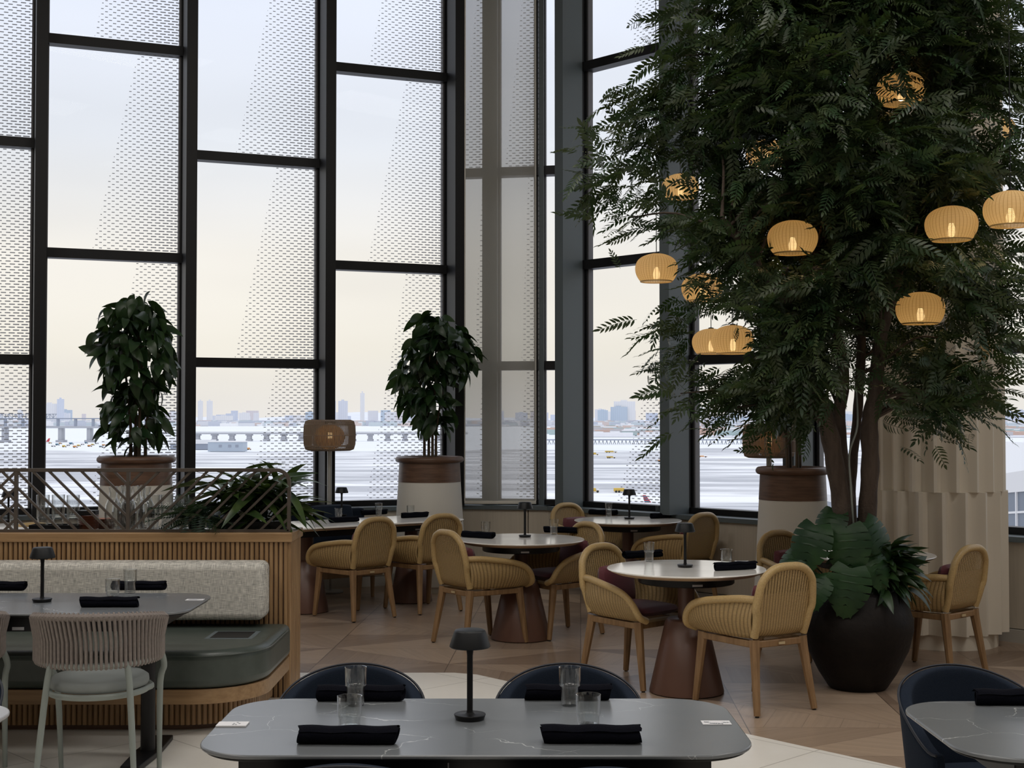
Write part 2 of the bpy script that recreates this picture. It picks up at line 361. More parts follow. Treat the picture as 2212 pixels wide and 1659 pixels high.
def stonefloor():
    m, nt, out = nmat('pale_stone_floor'); b = nd(nt, 'ShaderNodeBsdfPrincipled', i_Roughness=.32); lk(nt, b.outputs[0], out.inputs[0])
    tc = nd(nt, 'ShaderNodeTexCoord'); nz = nd(nt, 'ShaderNodeTexNoise', i_Scale=4.0, i_Detail=7.0, i_Roughness=.65); lk(nt, tc.outputs['Object'], nz.inputs['Vector'])
    mp = nd(nt, 'ShaderNodeMapping'); mp.inputs['Rotation'].default_value = (0, 0, .80); lk(nt, tc.outputs['Object'], mp.inputs[0])
    sp = nd(nt, 'ShaderNodeSeparateXYZ'); lk(nt, mp.outputs[0], sp.inputs[0])
    a = mth(nt, 'LESS_THAN', mth(nt, 'FRACT', mth(nt, 'MULTIPLY', sp.outputs[0], .8)), .005); c = mth(nt, 'LESS_THAN', mth(nt, 'FRACT', mth(nt, 'MULTIPLY', sp.outputs[1], 1.4)), .008)
    col = mixc(nt, nz.outputs[0], (.76, .73, .66), (.88, .85, .79)); col = mixc(nt, mth(nt, 'MULTIPLY', mth(nt, 'MAXIMUM', a, c), .6), col, (.2, .17, .14)); lk(nt, col, b.inputs['Base Color']); return m
M['stonef'] = stonefloor()
# linen backrest fabric
def linen():
    m, nt, out = nmat('linen_weave'); b = nd(nt, 'ShaderNodeBsdfPrincipled', i_Roughness=.85); lk(nt, b.outputs[0], out.inputs[0])
    tc = nd(nt, 'ShaderNodeTexCoord'); c = None
    fs = []
    for sc in ((22, 22, 420), (420, 22, 22)):
        mp = nd(nt, 'ShaderNodeMapping'); mp.inputs['Scale'].default_value = sc; lk(nt, tc.outputs['Object'], mp.inputs[0])
        n = nd(nt, 'ShaderNodeTexNoise', i_Scale=1.0, i_Detail=2.0); lk(nt, mp.outputs[0], n.inputs['Vector']); fs.append(n.outputs[0])
    s = mth(nt, 'MULTIPLY', mth(nt, 'ADD', fs[0], fs[1]), .5); r = nd(nt, 'ShaderNodeMapRange'); r.inputs[1].default_value = .4; r.inputs[2].default_value = .6; lk(nt, s, r.inputs[0])
    lk(nt, mixc(nt, r.outputs[0], (.30, .295, .275), (.70, .68, .62)), b.inputs['Base Color']); return m
M['linen'] = linen()
# window pane with printed dashes
def pane_mat():
    m, nt, out = nmat('fritted_glass')
    uvn = nd(nt, 'ShaderNodeUVMap', uv_map='norm'); sn = nd(nt, 'ShaderNodeSeparateXYZ'); lk(nt, uvn.outputs[0], sn.inputs[0])
    uvm = nd(nt, 'ShaderNodeUVMap', uv_map='metre'); sm = nd(nt, 'ShaderNodeSeparateXYZ'); lk(nt, uvm.outputs[0], sm.inputs[0])
    uvb = nd(nt, 'ShaderNodeUVMap', uv_map='edge'); sb = nd(nt, 'ShaderNodeSeparateXYZ'); lk(nt, uvb.outputs[0], sb.inputs[0])
    bd = mth(nt, 'ADD', sb.outputs[0], mth(nt, 'MULTIPLY', mth(nt, 'SUBTRACT', sb.outputs[1], sb.outputs[0]), sn.outputs[1]))
    rowv = mth(nt, 'DIVIDE', sm.outputs[1], .0262); row = mth(nt, 'FLOOR', rowv); fv = mth(nt, 'FRACT', rowv)
    uu = mth(nt, 'ADD', mth(nt, 'DIVIDE', sm.outputs[0], .074), mth(nt, 'MULTIPLY', mth(nt, 'MODULO', row, 2.0), .5)); fu = mth(nt, 'FRACT', uu)
    t = mth(nt, 'DIVIDE', mth(nt, 'SUBTRACT', sn.outputs[0], bd), .55)
    tc = nd(nt, 'ShaderNodeClamp'); lk(nt, t, tc.inputs[0])
    hl = mth(nt, 'ADD', mth(nt, 'MULTIPLY', tc.outputs[0], .24), .15)
    hh = mth(nt, 'ADD', mth(nt, 'MULTIPLY', tc.outputs[0], .07), .13)
    a = mth(nt, 'LESS_THAN', mth(nt, 'ABSOLUTE', mth(nt, 'SUBTRACT', fu, .5)), hl); b = mth(nt, 'LESS_THAN', mth(nt, 'ABSOLUTE', mth(nt, 'SUBTRACT', fv, .5)), hh)
    mask = mth(nt, 'MULTIPLY', mth(nt, 'MULTIPLY', a, b), mth(nt, 'GREATER_THAN', t, 0.0))
    tr = nd(nt, 'ShaderNodeBsdfTransparent'); tr.inputs[0].default_value = (.965, .97, .965, 1)
    gl = nd(nt, 'ShaderNodeBsdfGlossy', i_Roughness=.0); gl.inputs[0].default_value = (.9, .9, .9, 1)
    fr = nd(nt, 'ShaderNodeFresnel', i_IOR=1.11); m1 = nd(nt, 'ShaderNodeMixShader'); lk(nt, fr.outputs[0], m1.inputs[0]); lk(nt, tr.outputs[0], m1.inputs[1]); lk(nt, gl.outputs[0], m1.inputs[2])
    df = nd(nt, 'ShaderNodeBsdfTranslucent'); df.inputs[0].default_value = (.34, .34, .35, 1)
    d2 = nd(nt, 'ShaderNodeBsdfDiffuse'); d2.inputs[0].default_value = (.16, .16, .165, 1)
    ad = nd(nt, 'ShaderNodeMixShader', i_0=.5); lk(nt, df.outputs[0], ad.inputs[1]); lk(nt, d2.outputs[0], ad.inputs[2])
    m2 = nd(nt, 'ShaderNodeMixShader'); lk(nt, mask, m2.inputs[0]); lk(nt, m1.outputs[0], m2.inputs[1]); lk(nt, ad.outputs[0], m2.inputs[2]); lk(nt, m2.outputs[0], out.inputs[0]); return m
M['pane'] = pane_mat()
def shadecloth():
    m, nt, out = nmat('roller_shade_cloth')
    d = nd(nt, 'ShaderNodeBsdfDiffuse'); d.inputs[0].default_value = (.40, .37, .31, 1); t = nd(nt, 'ShaderNodeBsdfTranslucent'); t.inputs[0].default_value = (.50, .47, .40, 1)
    tr = nd(nt, 'ShaderNodeBsdfTransparent'); a = nd(nt, 'ShaderNodeMixShader', i_0=.5); lk(nt, d.outputs[0], a.inputs[1]); lk(nt, t.outputs[0], a.inputs[2])
    b = nd(nt, 'ShaderNodeMixShader', i_0=.30); lk(nt, a.outputs[0], b.inputs[1]); lk(nt, tr.outputs[0], b.inputs[2]); lk(nt, b.outputs[0], out.inputs[0]); return m
M['shade'] = shadecloth()
# ================================================================== ROOM SHELL
P0 = Vector((-.58, 13.8, 0)); P1 = Vector((.487, 13.6, 0))
UA = Vector((-.9287, -.3708, 0)); UC = Vector((.694, -.72, 0))
NA = Vector((.3708, -.9287, 0)); NC = Vector((-.72, -.694, 0))       # towards the room
UB = (P1 - P0).normalized(); NB = Vector((UB.y, -UB.x, 0))
ZG0, HT = .824, 7.2
def frame(o, u, n):              # local x along the wall, local y out of the room, z up
    return Matrix(((u.x, -n.x, 0, o.x), (u.y, -n.y, 0, o.y), (0, 0, 1, 0), (0, 0, 0, 1)))
# floor: parquet and pale stone, meeting on a bent line
bend = G(1030, 1457); bl = G(650, 1453); br = G(1950, 1659)
dl = (br - bend); far = bend + dl * ((9.0 - bend.x) / dl.x)
YB = bl.y
mb = MB(); mb.add([(-9.5, YB, 0), (bend.x - .15, YB, 0), (bend.x, bend.y, 0), (far.x, far.y, 0), (9.5, far.y, 0), (9.5, 15, 0), (-9.5, 15, 0)], [(0, 1, 2, 3, 4, 5, 6)])
struct('floor', mb, M['parquet'], smooth=0)
mb = MB(); mb.add([(-9.5, -4.5, 0), (9.5, -4.5, 0), (9.5, far.y, 0), (far.x, far.y, 0), (bend.x, bend.y, 0), (bend.x - .15, YB, 0), (-9.5, YB, 0)], [tuple(range(7))])
struct('floor', mb, M['stonef'], smooth=0)
mb = MB(); mb.box(-9.5, 9.5, -4.5, 15, HT, HT + .1); struct('ceiling', mb, M['ceil'], smooth=0)
mb = MB(); mb.box(-9.5, 9.5, -4.6, -4.5, 0, HT); struct('wall_back', mb, M['roomwall'], smooth=0)
mb = MB(); mb.box(-9.6, -9.5, -4.5, 10.4, 0, HT); struct('wall_left', mb, M['roomwall'], smooth=0)
mb = MB(); mb.box(9.5, 9.6, -4.5, 4.4, 0, HT); struct('wall_right', mb, M['roomwall'], smooth=0)
# windows: one per bay
def pane(mtx, x0, x1, z0, z1, parent, b=(.34, .67), flip=False, uo=0):
    v = [mtx @ Vector((x0, 0, z0)), mtx @ Vector((x1, 0, z0)), mtx @ Vector((x1, 0, z1)), mtx @ Vector((x0, 0, z1))]
    me = bpy.data.meshes.new('pane'); me.from_pydata(v, [], [(0, 1, 2, 3)])
    n = [(0, 0), (1, 0), (1, 1), (0, 1)]
    if flip: n = [(1, 0), (0, 0), (0, 1), (1, 1)]
    w = abs(x1 - x0)
    for nm, arr in (('norm', n), ('metre', [(uo + a * w, z0 + c * (z1 - z0)) for a, c in n]), ('edge', [b] * 4)):
        l = me.uv_layers.new(name=nm)
        for i in range(4): l.data[i].uv = arr[i]
    o = obj('pane', me, M['pane'], parent)
    return o
TRA = (2.18, 4.16, 6.15); TRB = (3.165, 5.14)
def bay(n, o, u, nn, w, trans, edges, flip, fin=True, finw=.10, depth=.36, open0=None, zt=HT, fl=.03):
    """window bay starting at o, running along u; flip when u runs leftwards in the photo"""
    mtx = frame(o, u, nn)
    fr = MB()
    trz = [z for z in trans if z > ZG0 + .3 and z < zt]
    hw = finw / 2
    # perimeter frame, liners and transoms
    fr.box(hw * .6, hw * .6 + fl, -.05, .04, ZG0, zt, mtx); fr.box(w - hw * .6 - fl, w - hw * .6, -.05, .04, ZG0, zt, mtx)
    for z in trz:
        fr.box(hw * .5, w - hw * .5, -.09, .04, z - .045, z + .045, mtx)
    fr.box(hw * .5, w - hw * .5, -.08, .04, ZG0 - .06, ZG0 + .005, mtx)
    root = struct('window_%d' % n, fr, M['frame'], smooth=0)
    ln = MB()
    for k in (hw * .6 + fl, w - hw * .6 - fl - fl / 2): ln.box(k, k + fl / 2, -.035, .03, ZG0, zt, mtx)
    obj('frame_liner', ln, M['framel'], root, smooth=0)
    if fin:
        fb = MB(); fb.box(-hw, hw, -depth, -.10, .775, zt, mtx); f_ = obj('fin', fb, M['frame'] if flip else M['steel'], root, smooth=0)  # left facade fins coloured black in place of shade, others steel
        fb = MB(); fb.box(-hw * .8, hw * .8, -.10, .06, .775, zt, mtx); obj('mullion', fb, M['frame'], root, smooth=0)
    zs = [ZG0] + trz + [zt]
    for k in range(len(zs) - 1):
        e = edges[min(k, len(edges) - 1)]
        z0, z1 = zs[k], zs[k + 1]
        # each full pane is 1.98 m; the lowest one may be the top part of such a pane
        H = 1.98; f0 = max(0, 1 - (z1 - z0) / H)
        if k == 0 and f0 > .02: e = (e[0] + (e[1] - e[0]) * f0, e[1])
        pane(mtx, hw * .5, w - hw * .5, z0, z1, root, e, flip)
    return root
n = 1
STD = [(.34, .67)]
S = 1.325
# left facade: fins at .081 + 1.325 k along UA
for k in range(7):
    s = .081 + S * k
    bay(n, P0 + UA * s, UA, NA, S, TRB if k % 2 == 0 else TRA, STD, True); n += 1
bay(n, P0, UA, NA, .081, TRA, STD, True, finw=.03, depth=.1); n += 1
# centre facet
WB = (P1 - P0).length
bay(n, P0, UB, NB, .385, TRA, [(.5, .75), (.5, .75), (.15, .6), (.1, .5)], False, fin=False, finw=.04); n += 1
bay(n, P0 + UB * .385, UB, NB, .53, TRA, [(.35, .7), (.58, .75), (.2, .65), (.15, .5)], False, finw=.155, depth=.14); n += 1
bay(n, P0 + UB * .915, UB, NB, WB - .915, TRA, [(.95, 1.1), (.95, 1.1), (.85, 1.4)], False, finw=.05, depth=.12, fl=.01); n += 1
# right facade
ctr = [[(.30, .93), (.80, .97), (.46, .62)], [(.85, 1.25), (.85, 1.25)], [(.9, 1.3)], [(1.2, 1.4)], [(1.2, 1.4)], [(1.2, 1.4)], [(1.2, 1.4)], [(1.2, 1.4)], [(1.2, 1.4)]]
bay(n, P1, UC, NC, .352, TRA, [(1.2, 1.4)], False, fin=False, finw=.02, fl=.01); n += 1
for k in range(9):
    bay(n, P1 + UC * (.352 + S * k), UC, NC, S, TRB if k % 2 == 0 else TRA, ctr[k], False, finw=.11, depth=.38); n += 1
# sill boards, wall panels, plinths below the glass
LA, LC = 9.5, 12.6
def below(name, o, u, nn, L, joints, e0=0, e1=0):
    mtx = frame(o, u, nn)
    b = MB(); b.box(-e0, L + e1, -.28, -.10, .735, .775, mtx); b.box(-e0, L + e1, -.12, .1, .70, ZG0 - .05, mtx); struct('trim_' + str(joints[0]), b, M['steel'], smooth=0)
    w = MB(); x = -e0
    js = [e0 * -1 + .0] + joints[1] + [L + e1]
    for a, c in zip(js, js[1:]): w.box(a + .004, c - .004, -.25, -.2, .10, .735, mtx)
    w.box(-e0, L + e1, -.2, .1, 0, .735, mtx); struct(name, w, M['wallp'], smooth=0, bevel=.003)
    p = MB(); p.box(-e0, L + e1, -.27, -.2, 0, .095, mtx); struct('baseboard_' + name[5:], p, M['plinth'], smooth=0)
below('wall_north_west', P0, UA, NA, LA, (1, [1.35 * k for k in range(1, 7)]), .02)
below('wall_north', P0, UB, NB, WB, (2, [.8]), .03, .0)
below('wall_north_east', P1, UC, NC, LC, (3, [1.325 * k + .4 for k in range(0, 9)]), .0)
# roller shade in the corner
z0 = .79
sa = at(1005, 600, 13.56); sb_ = at(1157, 600, 13.50)
t = thing('roller_shade', 'beige translucent roller shade drawn down over the corner window', 'shade', ((sa.x + sb_.x) / 2, 13.46, z0))
L = sb_.x - sa.x
g = MB(); g.grid(lambda u, v: Vector(((u - .5) * L, .012 * math.sin(u * 9 + 1) * (1 - v), .03 + v * (HT - z0 - .05))), 12, 20)
obj('cloth', g, M['shade'], t)
h = MB(); h.box(-L / 2 - .004, L / 2 + .004, -.012, .012, 0, .032); obj('hem_bar', h, M['cream'], t, bevel=.004)
for s in (-1, 1):
    h = MB(); h.box(s * L / 2 - .006, s * L / 2 + .006, -.008, .008, .03, HT - z0 - .05); obj('side_edge', h, M['cream'], t, bevel=.002)
# ------------------------------------------------------------------ fluted column
cc = at(2027, 900, 9.93); CX, CY = cc.x, cc.y
col = thing('fluted_column', 'pale round column with stepped vertical flutes at right', 'column', (CX, CY, 0))
def flutes(R, n, d, z0, z1, ph):
    p = []
    for k in range(n):
        a = 2 * PI * (k + ph) / n; w = 2 * PI / n
        for f, rr in ((0, R), (.14, R - d * .15), (.30, R - d), (.55, R - d * .92), (.80, R - d * .5), (.97, R - d * .05)):
            p.append((math.cos(a + w * f) * rr, math.sin(a + w * f) * rr))
    return MB().prism(p, z0, z1)
obj('upper_tier', flutes(.465, 19, .066, 1.12, HT, .1), M['column'], col, smooth=25)
obj('lower_tier', flutes(.485, 19, .066, .11, 1.12, .45), M['column'], col, smooth=25)
obj('base', MB().lathe([(.405, 0), (.405, .11)], 40), M['column'], col)
for z in (2.9, 4.9):
    obj('tier_seam', MB().lathe([(.462, z), (.47, z + .01), (.462, z + .02)], 60, cap=False), M['column'], col)
# ================================================================== OUTSIDE
ZW = -30.0; K = 2.023
def airfield():
    m, nt, out = nmat('snowy_airfield'); b = nd(nt, 'ShaderNodeBsdfPrincipled', i_Roughness=.8); lk(nt, b.outputs[0], out.inputs[0])
    tc = nd(nt, 'ShaderNodeTexCoord'); mp = nd(nt, 'ShaderNodeMapping'); mp.inputs['Scale'].default_value = (.0016, .0065, 1); mp.inputs['Rotation'].default_value = (0, 0, .06); lk(nt, tc.outputs['Object'], mp.inputs[0])
    n = nd(nt, 'ShaderNodeTexNoise', i_Scale=4.2, i_Detail=7.0, i_Roughness=.62, i_Distortion=.5); lk(nt, mp.outputs[0], n.inputs['Vector'])
    r = nd(nt, 'ShaderNodeMapRange'); r.inputs[1].default_value = .44; r.inputs[2].default_value = .60; lk(nt, n.outputs[0], r.inputs[0])
    n2 = nd(nt, 'ShaderNodeTexNoise', i_Scale=.025, i_Detail=6.0); lk(nt, tc.outputs['Object'], n2.inputs['Vector'])
    c = mixc(nt, n2.outputs[0], (.33, .34, .37), (.52, .52, .55)); c = mixc(nt, r.outputs[0], c, (.82, .82, .84)); lk(nt, c, b.inputs['Base Color']); return m
M['air'] = airfield()
M['ice'] = pbr('icy_water', (.74, .76, .79), .6, var=((.004, .03, 1), (.82, .83, .85), .8))  # icy tone with the sky's reflection put into the matte colour
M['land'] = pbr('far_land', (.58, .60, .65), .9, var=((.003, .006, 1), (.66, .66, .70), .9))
def gp(px, py): return G(px, py, ZW)
mb = MB(); sh = []
for i in range(41):
    x = -1400 + i * 70
    sh.append((x, 1310 + 56 * math.sin(i * .7) + 36 * math.sin(i * 1.9 + 1) + (140 if x > 160 else 0), ZW + .35))
mb.add([(-1400, 60, ZW + .35), (1400, 60, ZW + .35)] + sh[::-1], [tuple(range(43))])
tag(obj('airfield', mb, M['air'], smooth=0), 'snow-covered airfield seen far below the windows', 'airfield', kind='stuff')
mb = MB(); mb.add([(-5000, 1000, ZW), (5000, 1000, ZW), (5000, 6600, ZW), (-5000, 6600, ZW)], [(0, 1, 2, 3)])
tag(obj('icy_river', mb, M['ice'], smooth=0), 'pale icy river beyond the airfield', 'river', kind='stuff')
mb = MB(); sh = [(-11000 + 400 * i, 5900 + 240 * math.sin(i * 1.3), ZW + 1) for i in range(56)]
mb.add([(-18000, 28000, ZW + 1), (-11000, 5900, ZW + 1)] + sh + [(11000, 5900, ZW + 1), (18000, 28000, ZW + 1)], [tuple(range(60))])
tag(obj('far_shore', mb, M['land'], smooth=0), 'snowy grey far shore under the skyline', 'shore', kind='stuff')
# low distant hills
M['hill'] = pbr('hazy_hill', (.68, .70, .77), .95, var=((.004, .004, .02), (.76, .77, .80), .8))  # the ridge is paled in its colour to stand for haze
mb = MB()
def hill(u, v):
    x = -8400 + 16800 * u; h = 52 + 32 * math.sin(u * 19) + 18 * math.sin(u * 47 + 1) + 8 * math.sin(u * 130)
    return Vector((x, 13000 + 1800 * v, ZW + h * math.sin(PI * min(v * 1.2, 1) * .5) if v > 0 else ZW))
mb.grid(hill, 160, 6); struct_h = tag(obj('distant_hill', mb, M['hill']), 'long low hazy ridge along the horizon', 'hill', kind='stuff')
# city
HAZE_PAL = [(.66, .70, .80), (.70, .72, .79), (.76, .76, .80), (.62, .66, .76), (.72, .67, .69), (.80, .80, .82), (.52, .60, .70)]  # distance haze is put into these pale bluish facade colours
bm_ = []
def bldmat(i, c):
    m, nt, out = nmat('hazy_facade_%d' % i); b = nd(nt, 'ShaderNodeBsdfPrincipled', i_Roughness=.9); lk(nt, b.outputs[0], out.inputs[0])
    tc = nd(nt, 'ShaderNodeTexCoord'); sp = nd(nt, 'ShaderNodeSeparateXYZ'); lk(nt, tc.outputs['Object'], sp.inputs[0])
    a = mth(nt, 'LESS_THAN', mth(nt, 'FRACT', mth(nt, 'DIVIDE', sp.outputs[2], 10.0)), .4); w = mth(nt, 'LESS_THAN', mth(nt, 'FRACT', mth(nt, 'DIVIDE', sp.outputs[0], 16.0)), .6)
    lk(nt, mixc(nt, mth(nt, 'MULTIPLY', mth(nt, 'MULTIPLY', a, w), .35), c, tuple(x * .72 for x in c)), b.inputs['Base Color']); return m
BMAT = [bldmat(i, c) for i, c in enumerate(HAZE_PAL)]
def block(mb, x, y, w, d, h, z0=ZW):
    mb.box(x - w / 2, x + w / 2, y - d / 2, y + d / 2, z0, z0 + h)
NB_ = [0]
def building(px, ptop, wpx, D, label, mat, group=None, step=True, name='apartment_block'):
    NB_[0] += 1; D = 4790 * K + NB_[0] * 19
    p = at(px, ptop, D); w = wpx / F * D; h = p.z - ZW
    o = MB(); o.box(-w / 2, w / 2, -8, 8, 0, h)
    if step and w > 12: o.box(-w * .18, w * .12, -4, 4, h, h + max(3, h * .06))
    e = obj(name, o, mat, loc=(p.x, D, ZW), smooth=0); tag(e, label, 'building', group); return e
R = random.Random(3)
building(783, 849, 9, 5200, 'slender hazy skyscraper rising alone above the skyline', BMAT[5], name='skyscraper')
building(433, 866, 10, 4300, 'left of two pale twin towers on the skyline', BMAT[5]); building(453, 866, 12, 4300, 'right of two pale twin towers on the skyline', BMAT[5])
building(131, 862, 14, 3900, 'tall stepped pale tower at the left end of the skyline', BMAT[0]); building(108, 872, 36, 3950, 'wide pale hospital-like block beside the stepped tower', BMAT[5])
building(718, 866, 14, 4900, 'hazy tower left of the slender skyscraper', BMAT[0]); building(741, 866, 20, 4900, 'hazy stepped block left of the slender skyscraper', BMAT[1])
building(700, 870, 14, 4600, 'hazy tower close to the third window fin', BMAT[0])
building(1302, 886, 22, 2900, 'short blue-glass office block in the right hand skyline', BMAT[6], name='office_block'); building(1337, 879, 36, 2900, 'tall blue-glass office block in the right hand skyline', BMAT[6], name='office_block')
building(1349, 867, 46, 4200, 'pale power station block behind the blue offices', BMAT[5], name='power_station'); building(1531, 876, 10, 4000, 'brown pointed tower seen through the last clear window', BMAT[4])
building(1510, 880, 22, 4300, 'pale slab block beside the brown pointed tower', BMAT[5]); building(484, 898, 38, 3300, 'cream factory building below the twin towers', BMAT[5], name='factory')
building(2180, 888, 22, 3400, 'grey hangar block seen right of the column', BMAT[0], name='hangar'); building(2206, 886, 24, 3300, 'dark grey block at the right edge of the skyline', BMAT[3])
sp_ = [o for o in COL.objects if o.get('label', '').startswith('brown pointed')][0]; h_ = max(v.co.z for v in sp_.data.vertices)
obj('spire', MB().lathe([(16, 0), (0.1, 30)], 4), BMAT[4], sp_, loc=(0, 0, h_))
for k, (a, b) in enumerate([(1275, 1180), (1180, 1275)][:0]): pass
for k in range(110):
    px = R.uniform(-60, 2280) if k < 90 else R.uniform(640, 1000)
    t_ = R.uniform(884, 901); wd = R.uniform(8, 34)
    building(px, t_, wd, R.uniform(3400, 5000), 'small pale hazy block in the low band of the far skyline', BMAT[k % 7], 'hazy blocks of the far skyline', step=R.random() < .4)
# fine-grained low city, roofs and bare trees: nobody could count them
cm = [MB() for _ in range(5)]
for k in range(2600):
    px = R.uniform(-250, 2460); j = R.randrange(5); D = K * R.uniform(2850, 4700)
    p = at(px, 900, D); cm[j].box(p.x, p.x + R.uniform(16, 80), D, D + R.uniform(16, 40), ZW, ZW + R.uniform(6, 24))
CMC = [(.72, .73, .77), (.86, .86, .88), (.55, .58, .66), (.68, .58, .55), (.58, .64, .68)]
def joined(name, cms, mats):
    mb = MB(); idx = []
    for i, m_ in enumerate(cms): mb.add(m_.v, m_.f); idx += [i] * len(m_.f)
    o = obj(name, mb, mats[0], smooth=0)
    for m_ in mats[1:]: o.data.materials.append(m_)
    o.data.polygons.foreach_set('material_index', idx); return o
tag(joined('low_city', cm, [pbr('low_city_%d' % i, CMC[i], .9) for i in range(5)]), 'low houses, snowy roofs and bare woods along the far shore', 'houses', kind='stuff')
# nearer peninsula on the right with orange and teal strips
cm = [MB() for _ in range(4)]
for k in range(900):
    px = R.uniform(1180, 2300); j = R.randrange(4); D = K * R.uniform(1250, 2300)
    p = at(px, 900, D); cm[j].box(p.x, p.x + R.uniform(12, 80), D, D + R.uniform(8, 20), ZW, ZW + R.uniform(4, 10))
tag(joined('waterfront', cm, [pbr('waterfront_%d' % i, [(.62, .45, .38), (.42, .52, .52), (.88, .88, .90), (.56, .54, .56)][i], .9) for i in range(4)]), 'rust, teal and grey sheds between snow banks on the near peninsula', 'sheds', kind='stuff')
mb = MB(); mb.add([(120, 2330, ZW + .5), (1800, 2230, ZW + .5), (2800, 5000, ZW + .5), (320, 5000, ZW + .5)], [(0, 1, 2, 3)])
tag(obj('peninsula', mb, M['land'], smooth=0), 'low snowy peninsula beyond the pier at right', 'land', kind='stuff')
# bridge over the river
M['conc'] = pbr('pale_concrete', (.42, .43, .47), .85); M['steelh'] = pbr('hazy_steel', (.30, .33, .40), .8)
D = 945 * K
def zat(py, D): return at(1106, py, D).z
br_ = thing('causeway_bridge', 'low concrete causeway bridge crossing the icy river on thick piers', 'bridge', (0, 0, 0))
mb = MB(); a = at(330, 932, D); b = at(1010, 938, D)
mb.box(a.x, b.x, D, D + 9, zat(938, D), zat(935, D)); mb.box(a.x, b.x, D, D + .5, zat(934.2, D), zat(933, D)); obj('deck', mb, M['conc'], br_, smooth=0)
px = 424
for i in range(16):
    p = at(px, 940, D); q = MB(); z1 = zat(937, D); q.box(p.x - 3, p.x + 3, D + 2, D + 12, ZW, z1); q.box(p.x - 4.4, p.x + 4.4, D + 1, D + 14, z1 - 2.6, z1); q.box(p.x - 4, p.x + 4, D + 1, D + 14, ZW, ZW + 3); obj('pier', q, M['conc'], br_, smooth=0); px += 37.5
D = 900 * K
b2 = thing('highway_bridge', 'tall highway bridge with slim piers at the far left', 'bridge', (0, 0, 0))
mb = MB(); z1 = zat(921, D); z0 = zat(925, D); a = at(-60, 920, D); b = at(330, 920, D); mb.box(a.x, b.x, D, D + 10, z0, z1); obj('deck', mb, M['conc'], b2, smooth=0)
for px in (6, 68, 128, 190, 252, 314):
    p = at(px, 940, D); q = MB(); q.box(p.x - 2.4, p.x + 2.4, D + 2, D + 16, ZW, z0); q.box(p.x - 5, p.x + 5, D, D + 18, ZW, ZW + 3); obj('pier', q, M['conc'], b2, smooth=0)
D = 2300 * K
b3 = thing('truss_bridge', 'dark steel truss bridge far off at the left', 'bridge', (0, 0, 0))
mb = MB(); a = at(-40, 904, D).x; b = at(122, 904, D).x; za, zb = zat(903, D), zat(894, D); nn_ = 22
for i in range(nn_ + 1):
    x = a + (b - a) * i / nn_; h = za + (zb - za) * (1 if 0 < i < nn_ else 0)
    mb.box(x - 1, x + 1, D, D + 2, za, max(h, za + .5))
    if i < nn_:
        x2 = a + (b - a) * (i + 1) / nn_; mb.tube([(x, D, za if i % 2 else zb), (x2, D, zb if i % 2 else za)], 1, 4)
mb.box(a, b, D, D + 16, za - 4, za); mb.box(a, b, D, D + 2, zb - 2, zb); obj('truss', mb, M['steelh'], b3, smooth=0)
mb = MB(); mb.box(at(122, 904, D).x, at(330, 904, D).x, D, D + 16, za - 4, za); obj('approach_deck', mb, M['steelh'], b3, smooth=0)
for i in range(9):
    p = at(10 + i * 38, 904, D); q = MB(); q.box(p.x - 4, p.x + 4, D + 2, D + 12, ZW, za - 4); obj('pier', q, M['steelh'], b3, smooth=0)
# timber approach pier on the right
D = 830 * K
b4 = thing('approach_light_pier', 'dark trestle pier over the ice on many thin legs', 'pier', (0, 0, 0))
a = at(1170, 950, D).x; b = at(1660, 950, D).x; z1 = zat(949, D)
mb = MB(); mb.box(a, b, D, D + 8, z1 - 1.4, z1); obj('deck', mb, M['steelh'], b4, smooth=0)
mb = MB()
for i in range(60):
    x = a + (b - a) * i / 59; mb.tube([(x - 1.6, D + 2, ZW), (x, D + 2, z1 - 1)], .5, 4); mb.tube([(x + 1.6, D + 6, ZW), (x, D + 6, z1 - 1)], .5, 4)
tag(obj('leg', mb, M['steelh'], b4), kind='stuff')
# airport vehicles, aircraft, sheds
M['yel'] = pbr('yellow_paint', (.62, .42, .08), .6); M['whp'] = pbr('white_paint', (.75, .75, .77), .5); M['redp'] = pbr('red_paint', (.50, .05, .06), .5); M['bluep'] = pbr('teal_blue_paint', (.10, .22, .32), .5); M['tyre'] = pbr('tyre', (.03, .03, .03), .8); M['orp'] = pbr('orange_paint', (.65, .30, .10), .6); M['shedp'] = pbr('blue_grey_shed', (.42, .48, .56), .7)
def vehicle(px, py, L, H, mat, label, group=None, nm='plow_truck'):
    L *= .8; H *= .8
    p = G(px, py, ZW + .35); t = thing(nm, label, 'truck', (p.x, p.y, ZW + .35), 0, group)
    b = MB(); b.box(-L / 2, L * .2, -1.2, 1.2, .8, H); b.box(-L / 2, L / 2, -1.1, 1.1, .5, .9); obj('cargo_body', b, mat, t, bevel=.1)
    b = MB(); b.box(L * .24, L / 2, -1.1, 1.1, .8, H * .8); obj('cab', b, M['whp'], t, bevel=.15)
    for x in (-L * .35, -L * .15, L * .36):
        w = MB(); w.lathe([(.01, -1.2), (.5, -1.2), (.5, 1.2), (.01, 1.2)], 12); w.v = [(x + a, c, .5 + b_) for a, b_, c in w.v]; obj('wheel', w, M['tyre'], t)
